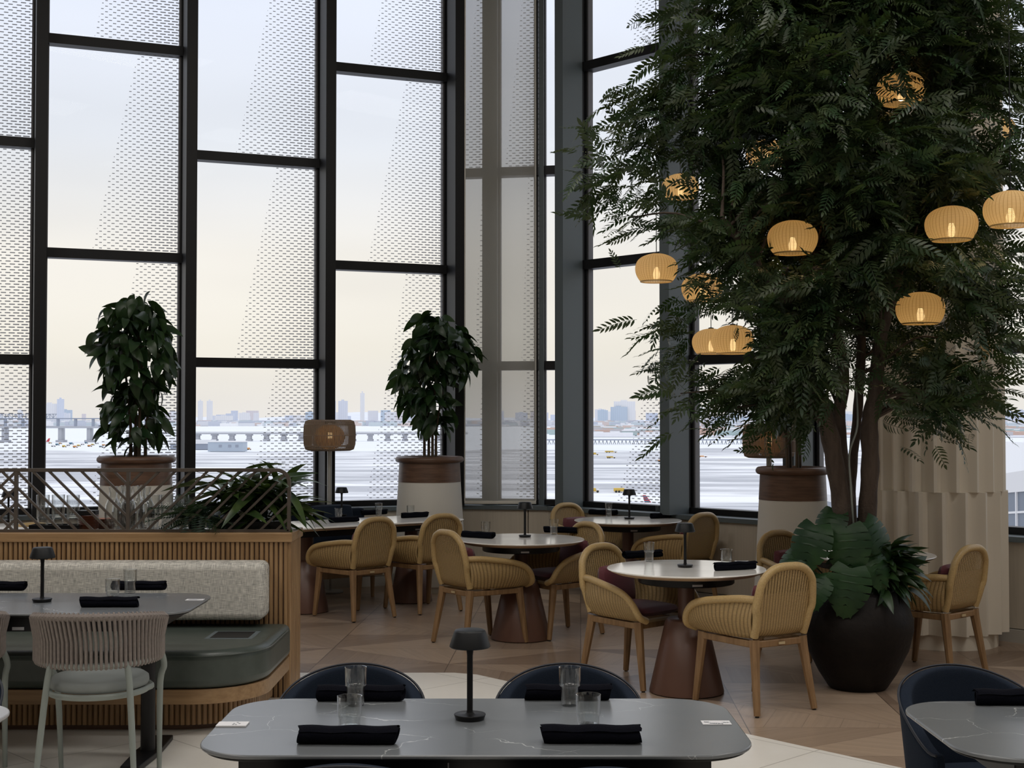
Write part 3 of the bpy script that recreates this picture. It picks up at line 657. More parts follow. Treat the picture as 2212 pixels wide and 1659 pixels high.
for px, py, L, H, m_, lb in [(1284, 983, 9, 2.6, 'yel', 'yellow truck on the farther taxiway at left of the right-hand pane'), (1320, 978, 14, 2.2, 'yel', 'long yellow vehicle on the farthest taxiway'), (1320, 990, 9, 2.0, 'yel', 'low yellow vehicle on the snow bank below the long one'), (1282, 1064, 6, 2.4, 'yel', 'yellow truck close below the first right-hand window'), (1342, 1064, 8, 2.4, 'yel', 'yellow loader behind the rear table lamp'), (1515, 988, 12, 1.8, 'orp', 'orange flatbed on the snow at right'), (1427, 998, 5, 2, 'orp', 'small orange truck among the printed dashes'), (470, 975, 16, 3.2, 'yel', 'yellow trailer in front of the blue shed'), (538, 972, 5, 3, 'orp', 'small orange truck right of the blue shed'), (250, 965, 5, 3, 'bluep', 'teal truck parked behind the left planter')]:
    vehicle(px, py, L, H, M[m_], lb)
for k in range(16):
    vehicle(108 + k * 7.8 + R.uniform(-1, 1), 958 + (k * 7 % 10), R.uniform(4, 7), R.uniform(1.8, 3), M[['yel', 'whp', 'bluep', 'orp'][k % 4]], 'tiny service truck in the equipment yard at left', 'service trucks in the equipment yard', 'service_truck')
p = G(488, 976, ZW); sd = thing('equipment_shed', 'long blue-grey flat-roofed shed on the snow', 'shed', (p.x, p.y + 8, ZW + .3)); b = MB(); b.box(-17, 17, -10, 10, 0, 9); obj('wall', b, M['shedp'], sd, smooth=0)
b = MB(); b.box(-17.6, 17.6, -10.6, 10.6, 9, 10); obj('roof', b, M['whp'], sd, smooth=0)
for x in (-5, 4, 11):
    b = MB(); b.box(x - 1.5, x + 1.5, -10.2, -9.8, 4, 6.5); obj('window', b, M['steelh'], sd, smooth=0)
p = G(410, 972, ZW); sd = thing('snow_roofed_shed', 'low grey shed with snow on its roof', 'shed', (p.x, p.y + 8, ZW + .3)); b = MB(); b.box(-20, 22, -8, 8, 0, 6); obj('wall', b, M['steelh'], sd, smooth=0); b = MB(); b.box(-21, 23, -9, 9, 6, 10); obj('roof', b, M['whp'], sd, smooth=0)
# aircraft
def plane(loc, rz, tail, tail2, label, sc=1):
    t = thing('airliner', label, 'airplane', loc, rz); t.scale = (sc,) * 3
    f = MB(); f.tube([(-16, 0, 4.6), (-14, 0, 4.2), (-8, 0, 3.4), (0, 0, 3.2), (10, 0, 3.2), (14, 0, 3.1), (16, 0, 2.8), (17, 0, 2.6)], [.3, .8, 1.6, 1.9, 1.9, 1.8, 1.1, .3], 16); obj('fuselage', f, M['whp'], t)
    w = MB()
    for s in (-1, 1): w.add([(3, s * 1, 2.6), (-2, s * 1, 2.5), (-7, s * 15, 3.6), (-4.5, s * 15, 3.6), (3, s * 1, 2.9), (-2, s * 1, 2.7), (-7, s * 15, 3.7), (-4.5, s * 15, 3.7)], [(0, 1, 2, 3), (7, 6, 5, 4), (0, 3, 7, 4), (1, 5, 6, 2), (2, 6, 7, 3)])
    obj('wing', w, M['whp'], t, smooth=0)
    f = MB(); f.prism([(-10, 4.4), (-14.6, 10.2), (-16.8, 10.2), (-15.2, 4.6)], -.25, .25); f.v = [(a, c, b) for a, b, c in f.v]; obj('tail_fin', f, tail, t, smooth=0)
    if tail2:
        for k in range(3):
            f = MB(); z = 5.2 + k * 1.7; f.prism([(-11.2 - k * 1.2, z), (-12.0 - k * 1.2, z + .9), (-15.6 - k * .3, z + .9), (-15.4 - k * .3, z)], -.3, .3); f.v = [(a, c, b) for a, b, c in f.v]; obj('tail_stripe', f, tail2, t, smooth=0)
    for s in (-1, 1):
        e = MB(); e.tube([(1.5, s * 5, 1.9), (-1.5, s * 5, 1.9)], .9, 12); obj('engine', e, M['whp'], t)
    for x, y in ((12, 0), (-1, 2), (-1, -2)):
        e = MB(); e.lathe([(.01, -.3), (.5, -.3), (.5, .3), (.01, .3)], 10); e.v = [(x + a, y + c, .5 + b) for a, b, c in e.v]; e.tube([(x, y, .5), (x, y, 2.2)], .15, 6); obj('landing_gear', e, M['tyre'], t)
p = G(84, 962, ZW); plane((p.x, p.y, ZW + .35), PI, M['redp'], None, 'white airliner with red tail parked at far left', .8)
p = G(1395, 1094, ZW); plane((p.x + 7, p.y - 2, ZW - 1), 2.9 - PI, M['redp'], M['bluep'], 'airliner tail with red and blue stripes below the window', .5)
# neighbouring terminal seen right of the column
tb = thing('terminal_wing', 'grey glazed wing of the terminal outside the right-hand window', 'building', (0, 0, 0))
LX, RX_ = (1822, 86.0), (2480, 52.0)
def wing(t, py0, py1, off=0):
    px = LX[0] + (RX_[0] - LX[0]) * t; x0 = at(LX[0], 900, LX[1]).x; x1 = at(RX_[0], 900, RX_[1]).x; Y = LX[1] + (RX_[1] - LX[1]) * t; za = at(1106, py0, LX[1]).z; zb = at(1106, py1, RX_[1]).z
    return Vector((x0 + (x1 - x0) * t, Y + off, za + (zb - za) * t))
def slab(mb, pa, pb, oa, ob, o0, o1):
    v = [wing(0, pa[0], pa[1], o0), wing(1, pa[0], pa[1], o0), wing(1, pb[0], pb[1], o0), wing(0, pb[0], pb[1], o0), wing(0, pa[0], pa[1], o1), wing(1, pa[0], pa[1], o1), wing(1, pb[0], pb[1], o1), wing(0, pb[0], pb[1], o1)]
    mb.add(v, [(0, 1, 2, 3), (5, 4, 7, 6), (3, 2, 6, 7), (1, 5, 6, 2), (4, 0, 3, 7), (0, 4, 5, 1)])
b = MB(); slab(b, (2000, 2600), (1092, 1035), 0, 0, 0, 18); obj('wall', b, pbr('grey_glazing', (.16, .19, .24), .25), tb, smooth=0)
b = MB(); slab(b, (1092, 1035), (1076, 968), 0, 0, -.8, 20); obj('roof', b, M['whp'], tb, smooth=0)
b = MB()
for k in range(26):
    p0 = wing(k / 25, 1092, 1035, -.1); b.box(p0.x - .06, p0.x + .06, p0.y - .12, p0.y, ZW, p0.z)
for d_ in (34, 78, 130, 190): b.tube([wing(0, 1092 + d_, 1035 + d_ * 1.65, -.1), wing(1, 1092 + d_, 1035 + d_ * 1.65, -.1)], .07, 4)
obj('window_grid', b, M['whp'], tb, smooth=0)
# ------------------------------------------------------------------ sky
w = bpy.data.worlds.new('world'); SC.world = w; w.use_nodes = True; nt = w.node_tree; nt.nodes.clear()
out = nd(nt, 'ShaderNodeOutputWorld'); bg = nd(nt, 'ShaderNodeBackground', i_Strength=1.10); lk(nt, bg.outputs[0], out.inputs[0])
tc = nd(nt, 'ShaderNodeTexCoord'); sp = nd(nt, 'ShaderNodeSeparateXYZ'); lk(nt, tc.outputs['Generated'], sp.inputs[0])
cr = nd(nt, 'ShaderNodeValToRGB'); lk(nt, mth(nt, 'ADD', mth(nt, 'MULTIPLY', sp.outputs[2], 1.0), .1), cr.inputs[0])
els = [(.0, (.62, .62, .66)), (.10, (.76, .73, .70)), (.15, (.80, .76, .68)), (.22, (.80, .77, .72)), (.30, (.74, .77, .83)), (.42, (.72, .77, .90)), (.6, (.95, 1.0, 1.12)), (1.0, (1.2, 1.25, 1.35))]
cr.color_ramp.elements[0].position = els[0][0]; cr.color_ramp.elements[0].color = els[0][1] + (1,)
cr.color_ramp.elements[1].position = els[-1][0]; cr.color_ramp.elements[1].color = els[-1][1] + (1,)
for p_, c in els[1:-1]: e = cr.color_ramp.elements.new(p_); e.color = c + (1,)
mp = nd(nt, 'ShaderNodeMapping'); mp.inputs['Scale'].default_value = (1.2, 1.2, 6); lk(nt, tc.outputs['Generated'], mp.inputs[0])
nz = nd(nt, 'ShaderNodeTexNoise', i_Scale=1.6, i_Detail=3.0); lk(nt, mp.outputs[0], nz.inputs['Vector'])
r = nd(nt, 'ShaderNodeMapRange'); r.inputs[1].default_value = .35; r.inputs[2].default_value = .7; r.inputs[3].default_value = .95; r.inputs[4].default_value = 1.06; lk(nt, nz.outputs[0], r.inputs[0])
vm = nd(nt, 'ShaderNodeVectorMath', operation='SCALE'); lk(nt, cr.outputs[0], vm.inputs[0]); lk(nt, r.outputs[0], vm.inputs['Scale']); lk(nt, vm.outputs[0], bg.inputs[0])
SC.view_settings.view_transform = 'Standard'; SC.view_settings.look = 'None'; SC.view_settings.gamma = 1; SC.view_settings.exposure = 0.06; SC.view_settings.use_curve_mapping = False
# ================================================================== FURNITURE MAKERS
def catmull(pts, n):
    P = [Vector(p) for p in pts]; P = [P[0] * 2 - P[1]] + P + [P[-1] * 2 - P[-2]]; out = []
    segs = len(P) - 3
    for i in range(n + 1):
        t = i / n * segs; k = min(int(t), segs - 1); f = t - k; a, b, c, d = P[k:k + 4]
        out.append(.5 * ((2 * b) + (c - a) * f + (2 * a - 5 * b + 4 * c - d) * f * f + (3 * b - a - 3 * c + d) * f ** 3))
    return out
def rrect(hx, hy, r, n=10):
    p = []
    for cx, cy, a0 in ((hx - r, hy - r, 0), (-hx + r, hy - r, PI / 2), (-hx + r, -hy + r, PI), (hx - r, -hy + r, 1.5 * PI)):
        for i in range(n + 1):
            a = a0 + PI / 2 * i / n; p.append((cx + r * math.cos(a), cy + r * math.sin(a)))
    return p
def cushion(hx, hy, t, crown=.012, n=16, pw=5.0):
    """soft pad, centred, thickness t"""
    mb = MB()
    def f(sgn):
        def g(u, v):
            a = (u - .5) * 2; b = (v - .5) * 2
            x = hx * a * math.sqrt(max(0, 1 - .5 * b * b * abs(b) ** 2 * .22)); y = hy * b * math.sqrt(max(0, 1 - .5 * a * a * abs(a) ** 2 * .22))
            e = (1 - abs(a) ** pw) * (1 - abs(b) ** pw)
            return Vector((x, y, sgn * (t / 2 * max(e, 0) ** .35 + crown * (1 - a * a) * (1 - b * b))))
        return g
    mb.grid(f(1), n, n); mb.grid(f(-1), n, n); o = len(mb.v) // 2
    for k in range(len(mb.f) // 2, len(mb.f)): mb.f[k] = mb.f[k][::-1]
    return mb
def xf(mb, m):
    mb.v = [tuple(m @ Vector(p)) for p in mb.v]; return mb
def T(x, y, z): return Matrix.Translation((x, y, z))
def RX(a): return Matrix.Rotation(a, 4, 'X')
def RY(a): return Matrix.Rotation(a, 4, 'Y')
def RZ(a): return Matrix.Rotation(a, 4, 'Z')
# ---- cane armchair
def make_cane_chair():
    t = thing('cane_armchair', 'x', 'chair')
    ztop = lambda a: .60 + .222 * (max(0, 1 - abs(a) ** 2.8)) ** (1 / 2.5)
    def back(u, v):
        a = (u - .5) * 2; z0 = .425; zt = ztop(a) - .012; z = z0 + (zt - z0) * v
        k = (z - z0) / .4; x = a * (.178 + .02 * k); y = -.215 - .075 * k - .012 * (1 - a * a)
        lo = max(0, 1 - (z - z0) / .05); y += .035 * lo * lo
        return Vector((x, y, z))
    b = MB(); b.grid(back, 20, 22, lambda u, v: ((u - .5) * .39 + 1, back(u, v).z - .425)); obj('backrest', b, M['weave'], t, solid=.008)
    rim = []
    rim += [(-.178, -.205, .43), (-.184, -.228, .50), (-.192, -.243, .56)]
    for i in range(25):
        a = -1 + 2 * i / 24; z = .60 + .222 * (max(0, 1 - abs(a) ** 2.8)) ** (1 / 2.5); k = (z - .425) / .4
        rim.append((a * .203, -.215 - .075 * k - .004, z))
    rim += [(.192, -.243, .56), (.184, -.228, .50), (.178, -.205, .43)]
    r = MB(); r.tube(catmull(rim, 70), .0235, 10); obj('back_rim', r, M['cane'], t)
    for s in (-1, 1):
        R_ = catmull([(s * .196, -.235, .640), (s * .232, -.15, .640), (s * .266, -.02, .624), (s * .288, .10, .604), (s * .298, .19, .574), (s * .294, .252, .520), (s * .272, .282, .455), (s * .205, .278, .424)], 30)
        B_ = catmull([(s * .180, -.21, .425), (s * .200, -.1, .42), (s * .212, 0, .42), (s * .220, .1, .42), (s * .224, .18, .42), (s * .222, .23, .42), (s * .215, .255, .42), (s * .2, .265, .42)], 30)
        def side(u, v, R_=R_, B_=B_, s=s):
            k = min(30, int(round(u * 30))); p = B_[k].lerp(R_[k], v); h = (R_[k] - B_[k]).length
            return p + Vector((s * .022 * math.sin(PI * min(1, v * 1.1)) * min(1, h / .15), 0, 0))
        g = MB(); g.grid(side, 30, 10, lambda u, v, R_=R_, B_=B_: (u * .56, v * (R_[int(round(u * 30))] - B_[int(round(u * 30))]).length)); obj('arm', g, M['weave_s'], t, solid=.008)
        g = MB(); g.tube(R_, .0215, 10); obj('arm_rim', g, M['cane'], t)
    g = MB(); g.prism([(-.178, -.205), (.178, -.205), (.222, .18), (.205, .265), (-.205, .265), (-.222, .18)], .415, .432); g.tube([(-.205, .268, .423), (.205, .268, .423)], .012, 8); obj('seat', g, M['weave_s'], t)
    obj('seat_cushion', xf(cushion(.185, .205, .058), T(0, .035, .462)), M['burgundy'], t)
    obj('back_cushion', xf(cushion(.155, .13, .075), T(0, -.150, .585) @ RX(PI / 2 + .13)), M['burgundy'], t)
    fr = MB()
    c = [(-.172, -.20), (.172, -.20), (.205, .215), (-.205, .215)]
    for i in range(4):
        a = c[i]; b_ = c[(i + 1) % 4]; fr.tube([(a[0], a[1], .388), (b_[0], b_[1], .388)], .027, 4, upv=(0, 0, 1))
    obj('seat_frame', fr, M['chairwood'], t, bevel=.005)
    for (x, y), (fx, fy) in zip(c, [(-.208, -.262), (.208, -.262), (.222, .268), (-.222, .268)]):
        l = MB(); l.tube([(x, y, .412), (x + (fx - x) * .1, y + (fy - y) * .1, .36), (x + (fx - x) * .35, y + (fy - y) * .35, .26), (fx, fy, .008)], [.031, .029, .026, .019], 8); lo = obj('leg', l, M['chairwood'], t)
        q = MB(); q.lathe([(.011, 0), (.011, .01)], 10, (fx, fy, 0)); obj('glide', q, M['rubber'], lo)
    q = MB(); q.box(-.022, .022, -.232, -.226, .381, .395); obj('tag_plate', q, M['tagp'], t)
    return Maker(t)
# ---- drinking glasses
def glass_lathe(prof_o, prof_i, n, ribs=0, amp=.0):
    mb = MB(); pr = prof_o + prof_i[::-1]; m = len(pr); vs = []; fs = []
    for j in range(n):
        a = 2 * PI * j / n
        for i, (r, z) in enumerate(pr):
            rr = r * (1 - amp * (.5 + .5 * math.cos(ribs * a)) * (1 if ribs and .004 < z < prof_o[-1][1] * .9 else 0)) if i < len(prof_o) else r
            vs.append((rr * math.cos(a), rr * math.sin(a), z))
    for j in range(n):
        for i in range(m - 1):
            a0 = j * m + i; b0 = ((j + 1) % n) * m + i; fs.append((a0, b0, b0 + 1, a0 + 1))
    fs.append(tuple(j * m for j in range(n))[::-1]); fs.append(tuple(j * m + m - 1 for j in range(n)))
    return mb.add(vs, fs)
TALL = glass_lathe([(.025, 0), (.027, .003), (.0285, .055), (.0295, .060), (.0335, .064), (.0345, .12)], [(.0225, .008), (.0262, .055), (.0272, .061), (.031, .066), (.0323, .1195)], 32)
SHORT = glass_lathe([(.029, 0), (.031, .003), (.032, .028), (.0325, .031), (.0355, .034), (.0365, .092)], [(.027, .007), (.0295, .028), (.030, .032), (.0330, .036), (.0342, .0915)], 64, 16, .045)
def make_glass(kind):
    o = obj('drinking_glass', TALL if kind == 't' else SHORT, M['glass']); tag(o, 'x', 'glass'); return Maker(o)
# ---- rolled napkin
def make_napkin(seed=1):
    rr = random.Random(seed); mb = MB(); pts = []; rs = []; n = 22
    vs = []; fs = []; m = 20
    ph = [rr.uniform(0, 6) for _ in range(6)]
    for i in range(n + 1):
        u = i / n; x = -.135 + .27 * u; e = 1 if 0 < i < n else .93
        for j in range(m):
            a = 2 * PI * j / m
            r = 1 + .05 * math.sin(3 * a + ph[0] + u * 2) + .035 * math.sin(7 * u + ph[1] + a) + .02 * math.sin(19 * u + 2 * a + ph[2])
            z = .0235 * r * math.sin(a) * e; z = max(z, -.0222)
            skew = .006 * math.sin(a + ph[3]) * (1 if i in (0, n) else 0)
            vs.append((x + skew, .030 * r * math.cos(a) * e, .0225 + z))
    for i in range(n):
        for j in range(m): fs.append((i * m + j, (i + 1) * m + j, (i + 1) * m + (j + 1) % m, i * m + (j + 1) % m))
    # hollow spiral ends
    for i, s in ((0, 1), (n, -1)):
        base = len(vs); c = Vector(( (-.135 if i == 0 else .135), 0, .0225))
        for k, (f, d) in enumerate(((.80, .0), (.66, .010), (.5, .002), (.3, .012))):
            for j in range(m):
                p = Vector(vs[i * m + j]); q = c.lerp(p, f); q.x += s * d; vs.append(tuple(q))
        rings = [i * m] + [base + k * m for k in range(4)]
        for a, b in zip(rings, rings[1:]):
            for j in range(m):
                f4 = (a + j, a + (j + 1) % m, b + (j + 1) % m, b + j); fs.append(f4 if i == 0 else f4[::-1])
        fs.append(tuple(rings[-1] + j for j in range(m)) if i == 0 else tuple(rings[-1] + j for j in range(m))[::-1])
    mb.add(vs, fs)
    # loose outer flap lying on the roll
    mb.grid(lambda u, v: Vector((-.137 + .274 * u + .004 * math.sin(9 * v), .0325 * math.cos(.5 + 2.1 * v) * 1.03, .0235 + .0255 * math.sin(.5 + 2.1 * v) + .0015 * math.sin(14 * u))), 16, 6)
    o = obj('rolled_napkin', mb, M['napkin'], smooth=60); tag(o, 'x', 'napkin'); return Maker(o)
# ---- little cordless lamp
def make_lamp():
    t = thing('table_lamp', 'x', 'lamp')
    obj('base', MB().lathe([(.0425, 0), (.0475, .0145), (.0465, .0165), (.016, .0175), (.0105, .021), (.009, .028)], 40), M['black'], t)
    obj('stem', MB().lathe([(.009, .024), (.0088, .19), (.0105, .205), (.014, .217)], 24), M['black'], t)
    obj('lamp_shade', MB().lathe([(.0, .214), (.058, .214), (.0615, .217), (.0605, .222), (.0475, .261), (.0445, .2655), (.040, .267), (0, .268)], 48), M['blackp'], t, smooth=50)
    return Maker(t)
# ---- round pedestal table
def make_round():
    t = thing('round_table', 'x', 'table')
    obj('table_top', MB().lathe([(.455, .728), (.474, .7335), (.477, .738), (.474, .7425), (0, .743)], 72), M['marblew'], t, smooth=50)
    obj('edge_band', MB().lathe([(.0, .712), (.425, .712), (.462, .7265), (.470, .7335), (.455, .7345)], 72, cap=False), M['edgew'], t, smooth=50)
    obj('apron', MB().lathe([(.02, .655), (.283, .655), (.288, .66), (.288, .708), (.283, .712), (.02, .712)], 56), M['black'], t)
    q = MB(); q.box(-.03, .03, -.292, -.286, .664, .676); obj('tag_plate', q, M['tags'], t)
    obj('column', MB().lathe([(.05, .44), (.05, .656)], 32), M['coneb'], t)
    obj('cone_base', MB().lathe([(.205, 0), (.223, .006), (.2235, .012), (.126, .43), (.112, .442), (.0, .446)], 56), M['coneb'], t, smooth=45)
    return Maker(t)
def pedestal(t, x, y):
    obj('column', MB().lathe([(.06, .44), (.06, .66)], 32, (x, y, 0)), M['coneb'], t)
    obj('cone_base', MB().lathe([(.175, 0), (.190, .006), (.190, .012), (.115, .43), (.10, .442), (.0, .446)], 48, (x, y, 0)), M['coneb'], t, smooth=45)
# ---- long dark stone table
def make_dark_table(top, hx=.767, hy=.367):
    t = thing('dining_table', 'x', 'table')
    o = obj('table_top', MB().prism(rrect(hx, hy, .175, 14), .731, .743), top, t, bevel=.004, seg=2)
    o = obj('under_edge', MB().prism(rrect(hx - .012, hy - .012, .165, 14), .722, .731), M['black'], t, bevel=.003)
    b = MB(); b.box(-hx + .13, hx - .13, -hy + .035, hy - .035, .655, .7225); obj('apron', b, M['black'], t, bevel=.004)
    for s in (-1, 1):
        b = MB(); b.tube([(s * (hx - .255), 0, .03), (s * (hx - .255), 0, .656)], .035, 20); obj('leg', b, M['black'], t)
        b = MB(); b.prism([(s * (hx - .255) - .045, -hy * .85), (s * (hx - .255) + .045, -hy * .85), (s * (hx - .255) + .06, 0), (s * (hx - .255) + .045, hy * .85), (s * (hx - .255) - .045, hy * .85), (s * (hx - .255) - .06, 0)], .004, .03); obj('foot', b, M['black'], t, bevel=.004)
    b = MB(); b.box(-.03, .025, -hy + .031, -hy + .036, .662, .676); obj('tag_plate', b, M['tags'], t)
    b = MB(); b.box(-.073, -.070, -hy + .033, -hy + .036, .66, .715); obj('apron_seam', b, M['tags'], t)
    return Maker(t)
# ---- navy tub chair
def make_navy():
    t = thing('tub_chair', 'x', 'chair')
    A = 118
    def hh(ph): return .585 + .205 * max(0, math.cos(math.radians(ph * .80))) ** 1.15
    def shell(u, v, off=0.0):
        ph = -A + 2 * A * u; a = math.radians(ph); z0 = .40; z = z0 + (hh(ph) - z0) * v
        k = (z - .4) / .4; ra = .207 + .035 * k + off; rb = .215 + .05 * k + off
        sx = math.sin(a); cx = -math.cos(a)
        e = 2.5; q = (abs(sx) ** e + abs(cx) ** e) ** (-1 / e)
        return Vector((ra * sx * q, rb * cx * q, z))
    b = MB(); b.grid(shell, 48, 12); obj('shell', b, M['navy'], t, solid=.045, bevel=.012, seg=3)
    b = MB(); b.tube([shell(i / 60, 1.0) + Vector((0, 0, .001)) + Vector((shell(i / 60, 1).x, shell(i / 60, 1).y, 0)).normalized() * .021 for i in range(61)], .0045, 6); obj('piping', b, M['navyp'], t)
    obj('seat', xf(cushion(.20, .225, .11), T(0, .0, .43)), M['navy'], t)
    for x, y in ((-1, -1), (1, -1), (1, 1), (-1, 1)):
        l = MB(); l.tube([(x * .17, y * .17, .385), (x * .225, y * .225, 0)], [.015, .010], 10); obj('leg', l, M['black'], t)
    return Maker(t)
# ---- rope chair
def make_rope():
    t = thing('rope_chair', 'x', 'chair')
    def rail(ph, z, k=1.0): a = math.radians(ph); return Vector((.285 * k * math.sin(a), -.262 * k * math.cos(a), z))
    def zt(ph): return .778 - .055 * (abs(ph) / 112) ** 2.2
    def zb(ph): return .565 + .012 * (abs(ph) / 112) ** 2
    b = MB(); b.tube([rail(-112 + 224 * i / 50, zt(-112 + 224 * i / 50)) for i in range(51)], .017, 10, flat=1.0); obj('top_rail', b, M['greyrope'], t)
    b = MB(); b.tube([rail(-112 + 224 * i / 50, zb(-112 + 224 * i / 50), .94) for i in range(51)], .014, 10); obj('lower_rail', b, M['greymetal'], t)
    b = MB(); N = 52
    for i in range(N):
        ph = -110 + 220 * i / (N - 1); w = .55 * (220 / N)
        for s in (-1, 1):
            p0 = rail(ph, zt(ph) + .003, 1 + s * .045); p1 = rail(ph + w, (zt(ph) + zb(ph)) / 2, .97 + s * .014); p2 = rail(ph + w * 1.2, zb(ph) - .003, .94 + s * .045)
            b.tube([p0, p1, p2], .0072, 6, cap=False)
        b.tube([rail(ph, zt(ph) + .003, 1.05), rail(ph, zt(ph) + .018, 1.0), rail(ph, zt(ph) + .003, .95)], .0062, 5); b.tube([rail(ph + w * 1.2, zb(ph), .98), rail(ph + w * 1.2, zb(ph) - .011, .97), rail(ph + w * 1.2, zb(ph) - .011, .91), rail(ph + w * 1.2, zb(ph), .90)], .0072, 6)
    obj('rope_weave', b, M['greyrope'], t)
    f = MB(); f.tube([(.215 * math.cos(2 * PI * i / 40) * (1.06 if math.sin(2 * PI * i / 40) > 0 else 1), .225 * math.sin(2 * PI * i / 40), .425) for i in range(40)], .014, 8, closed=True); obj('seat_frame', f, M['greymetal'], t)
    obj('seat_cushion', MB().lathe([(0, .436), (.195, .436), (.214, .443), (.219, .458), (.217, .475), (.200, .487), (.12, .494), (0, .496)], 40, sy=1.03), M['greycush'], t, smooth=60)
    for s in (-1, 1):
        l = MB(); l.tube(catmull([rail(s * 38, .57, .94), (s * .182, -.212, .43), (s * .215, -.262, 0)], 12), [.0145] * 10 + [.013, .012, .011], 10); obj('leg', l, M['greymetal'], t)
        l = MB(); l.tube(catmull([rail(s * 108, .575, .96), (s * .262, .14, .50), (s * .235, .19, .40), (s * .225, .235, 0)], 14), [.0145] * 12 + [.013, .012, .011], 10); obj('leg', l, M['greymetal'], t)
    return Maker(t)
CH_ = make_cane_chair(); RT = make_round(); LP = make_lamp(); NV = make_navy(); RP = make_rope()
GT = make_glass('t'); GS = make_glass('s'); NPK = [make_napkin(k) for k in (1, 2, 3)]
DT = make_dark_table(M['marbled'])
# ================================================================== PLACING
def yaw(f): return math.atan2(f[1], f[0]) - PI / 2
CG = 'cane armchairs at the window tables'
for c, f, lb in [((-1.30, 11.19), (-.68, .73), 'cane armchair seen from behind, nearest the slatted divider at the long white table'),
                 ((-.76, 11.60), (-.6, .8), 'cane armchair seen from behind, right of its twin at the long white table'),
                 ((-.243, 9.89), (.8, .6), 'cane armchair with its back to the camera left of the middle round table'),
                 ((.357, 10.3), (-.8, -.6), 'cane armchair with burgundy cushion at the right of the middle round table'),
                 ((.768, 8.45), (.68, -.73), 'cane armchair with burgundy cushion left of the nearest round table'),
                 ((1.395, 7.745), (-.5, .867), 'nearest cane armchair, back to the camera, right of the nearest round table'),
                 ((.70, 12.60), (.62, -.78), 'farthest cane armchair at the left of the rear round table'),
                 ((1.45, 11.72), (-.66, .75), 'cane armchair seen from behind at the right of the rear round table'),
                 ((2.06, 9.42), (.5, -.86), 'cane armchair with burgundy cushion half hidden behind the black urn'),
                 ((2.73, 8.77), (-.66, .75), 'cane armchair between the black urn and the fluted column'),
                 ((-3.86, 10.62), (-.55, .83), 'cane armchair glimpsed through the railing at far left')]:
    CH_.put((c[0], c[1], 0), yaw(f), lb, CG)
TG = 'white round pedestal tables'
T2 = (1.05, 8.12); T3 = (.066, 10.08); T4 = (1.03, 11.96); T5 = (2.33, 8.97); T6 = (-4.15, 11.15)
for c, lb in [(T2, 'nearest white round pedestal table, in front of the urn and its neighbours'), (T3, 'middle white round pedestal table between the two facing cane chairs'), (T4, 'rear white round pedestal table close to the right-hand windows'), (T5, 'white round table mostly hidden behind the planted urn'), (T6, 'white round table behind the railing at far left')]:
    RT.put((c[0], c[1], 0), .1, lb, TG)
# long white table by the sofa
tl = thing('long_table', 'long white stone table on two terracotta cone bases by the sofa', 'table', (-1.33, 11.80, 0), math.atan2(.6, .8))
obj('table_top', MB().prism(rrect(.92, .375, .16, 12), .728, .743), M['marblew'], tl, bevel=.005); obj('edge_band', MB().prism(rrect(.905, .36, .15, 12), .712, .728), M['edgew'], tl, bevel=.004)
b = MB(); b.box(-.76, .76, -.28, .28, .655, .712); obj('apron', b, M['black'], tl, bevel=.004)
pedestal(tl, -.53, 0); pedestal(tl, .53, 0)
for x in (-.2, .42):
    b = MB(); b.box(x - .03, x + .03, -.285, -.279, .664, .676); obj('tag_plate', b, M['tags'], tl)
# dark tables
t1 = DT.put((-.10, 3.97, 0), 0, 'large dark veined stone table in the foreground centre', 'dark stone tables')
DT.put((1.975, 3.93, 0), 0, 'dark veined stone table cut off by the right edge', 'dark stone tables')
DT.put((-2.285, 6.58, 0), 0, 'dark table set against the leather banquette', 'dark stone tables')
d3 = make_dark_table(M['marble_sheen']).put((-2.30, 3.90, 0), 0, 'veined stone table corner with painted pale sheen at the lower left edge')
# navy chairs
NG = 'navy tub chairs'
for x, y, r, lb in [(-.535, 4.40, PI, 'navy tub chair on the far left side of the foreground table'), (.188, 4.40, PI, 'navy tub chair on the far right side of the foreground table'), (1.535, 4.38, PI + .12, 'navy tub chair behind the table at the right edge'),
                    (-.41, 3.585, 0, 'top of a navy chair back at the bottom edge, left of centre'), (.225, 3.555, 0, 'top of a navy chair back at the bottom edge, right of centre'), (-1.955, 4.42, PI, 'sliver of a navy tub chair at the lower left edge')]:
    NV.put((x, y, 0), r, lb, NG)
RP.put((-1.865, 6.10, 0), .07, 'grey rope-backed chair with its back to the camera at the banquette table', 'rope chairs')
RP.put((-2.60, 6.12, 0), .05, 'grey rope-backed chair cut off by the left edge', 'rope chairs')
# ---- lamps
LG = 'black cordless table lamps'
def lampat(px, py, lb, z=.743, sc=None): p = G(px, py, z); LP.put((p.x, p.y, z), 0, lb, LG, sc)
lampat(1015, 1553.6, 'largest black mushroom table lamp, on the foreground table'); lampat(1480, 1225.3, 'black mushroom lamp on the nearest white round table'); lampat(1134, 1160.3, 'black mushroom lamp on the middle white round table')
lampat(1359.5, 1121, 'black mushroom lamp on the rear white round table'); lampat(91, 1300, 'black mushroom lamp on the banquette table'); lampat(738, 1115, 'black mushroom lamp on the long white table'); lampat(18, 1127, 'black mushroom lamp behind the railing at far left')
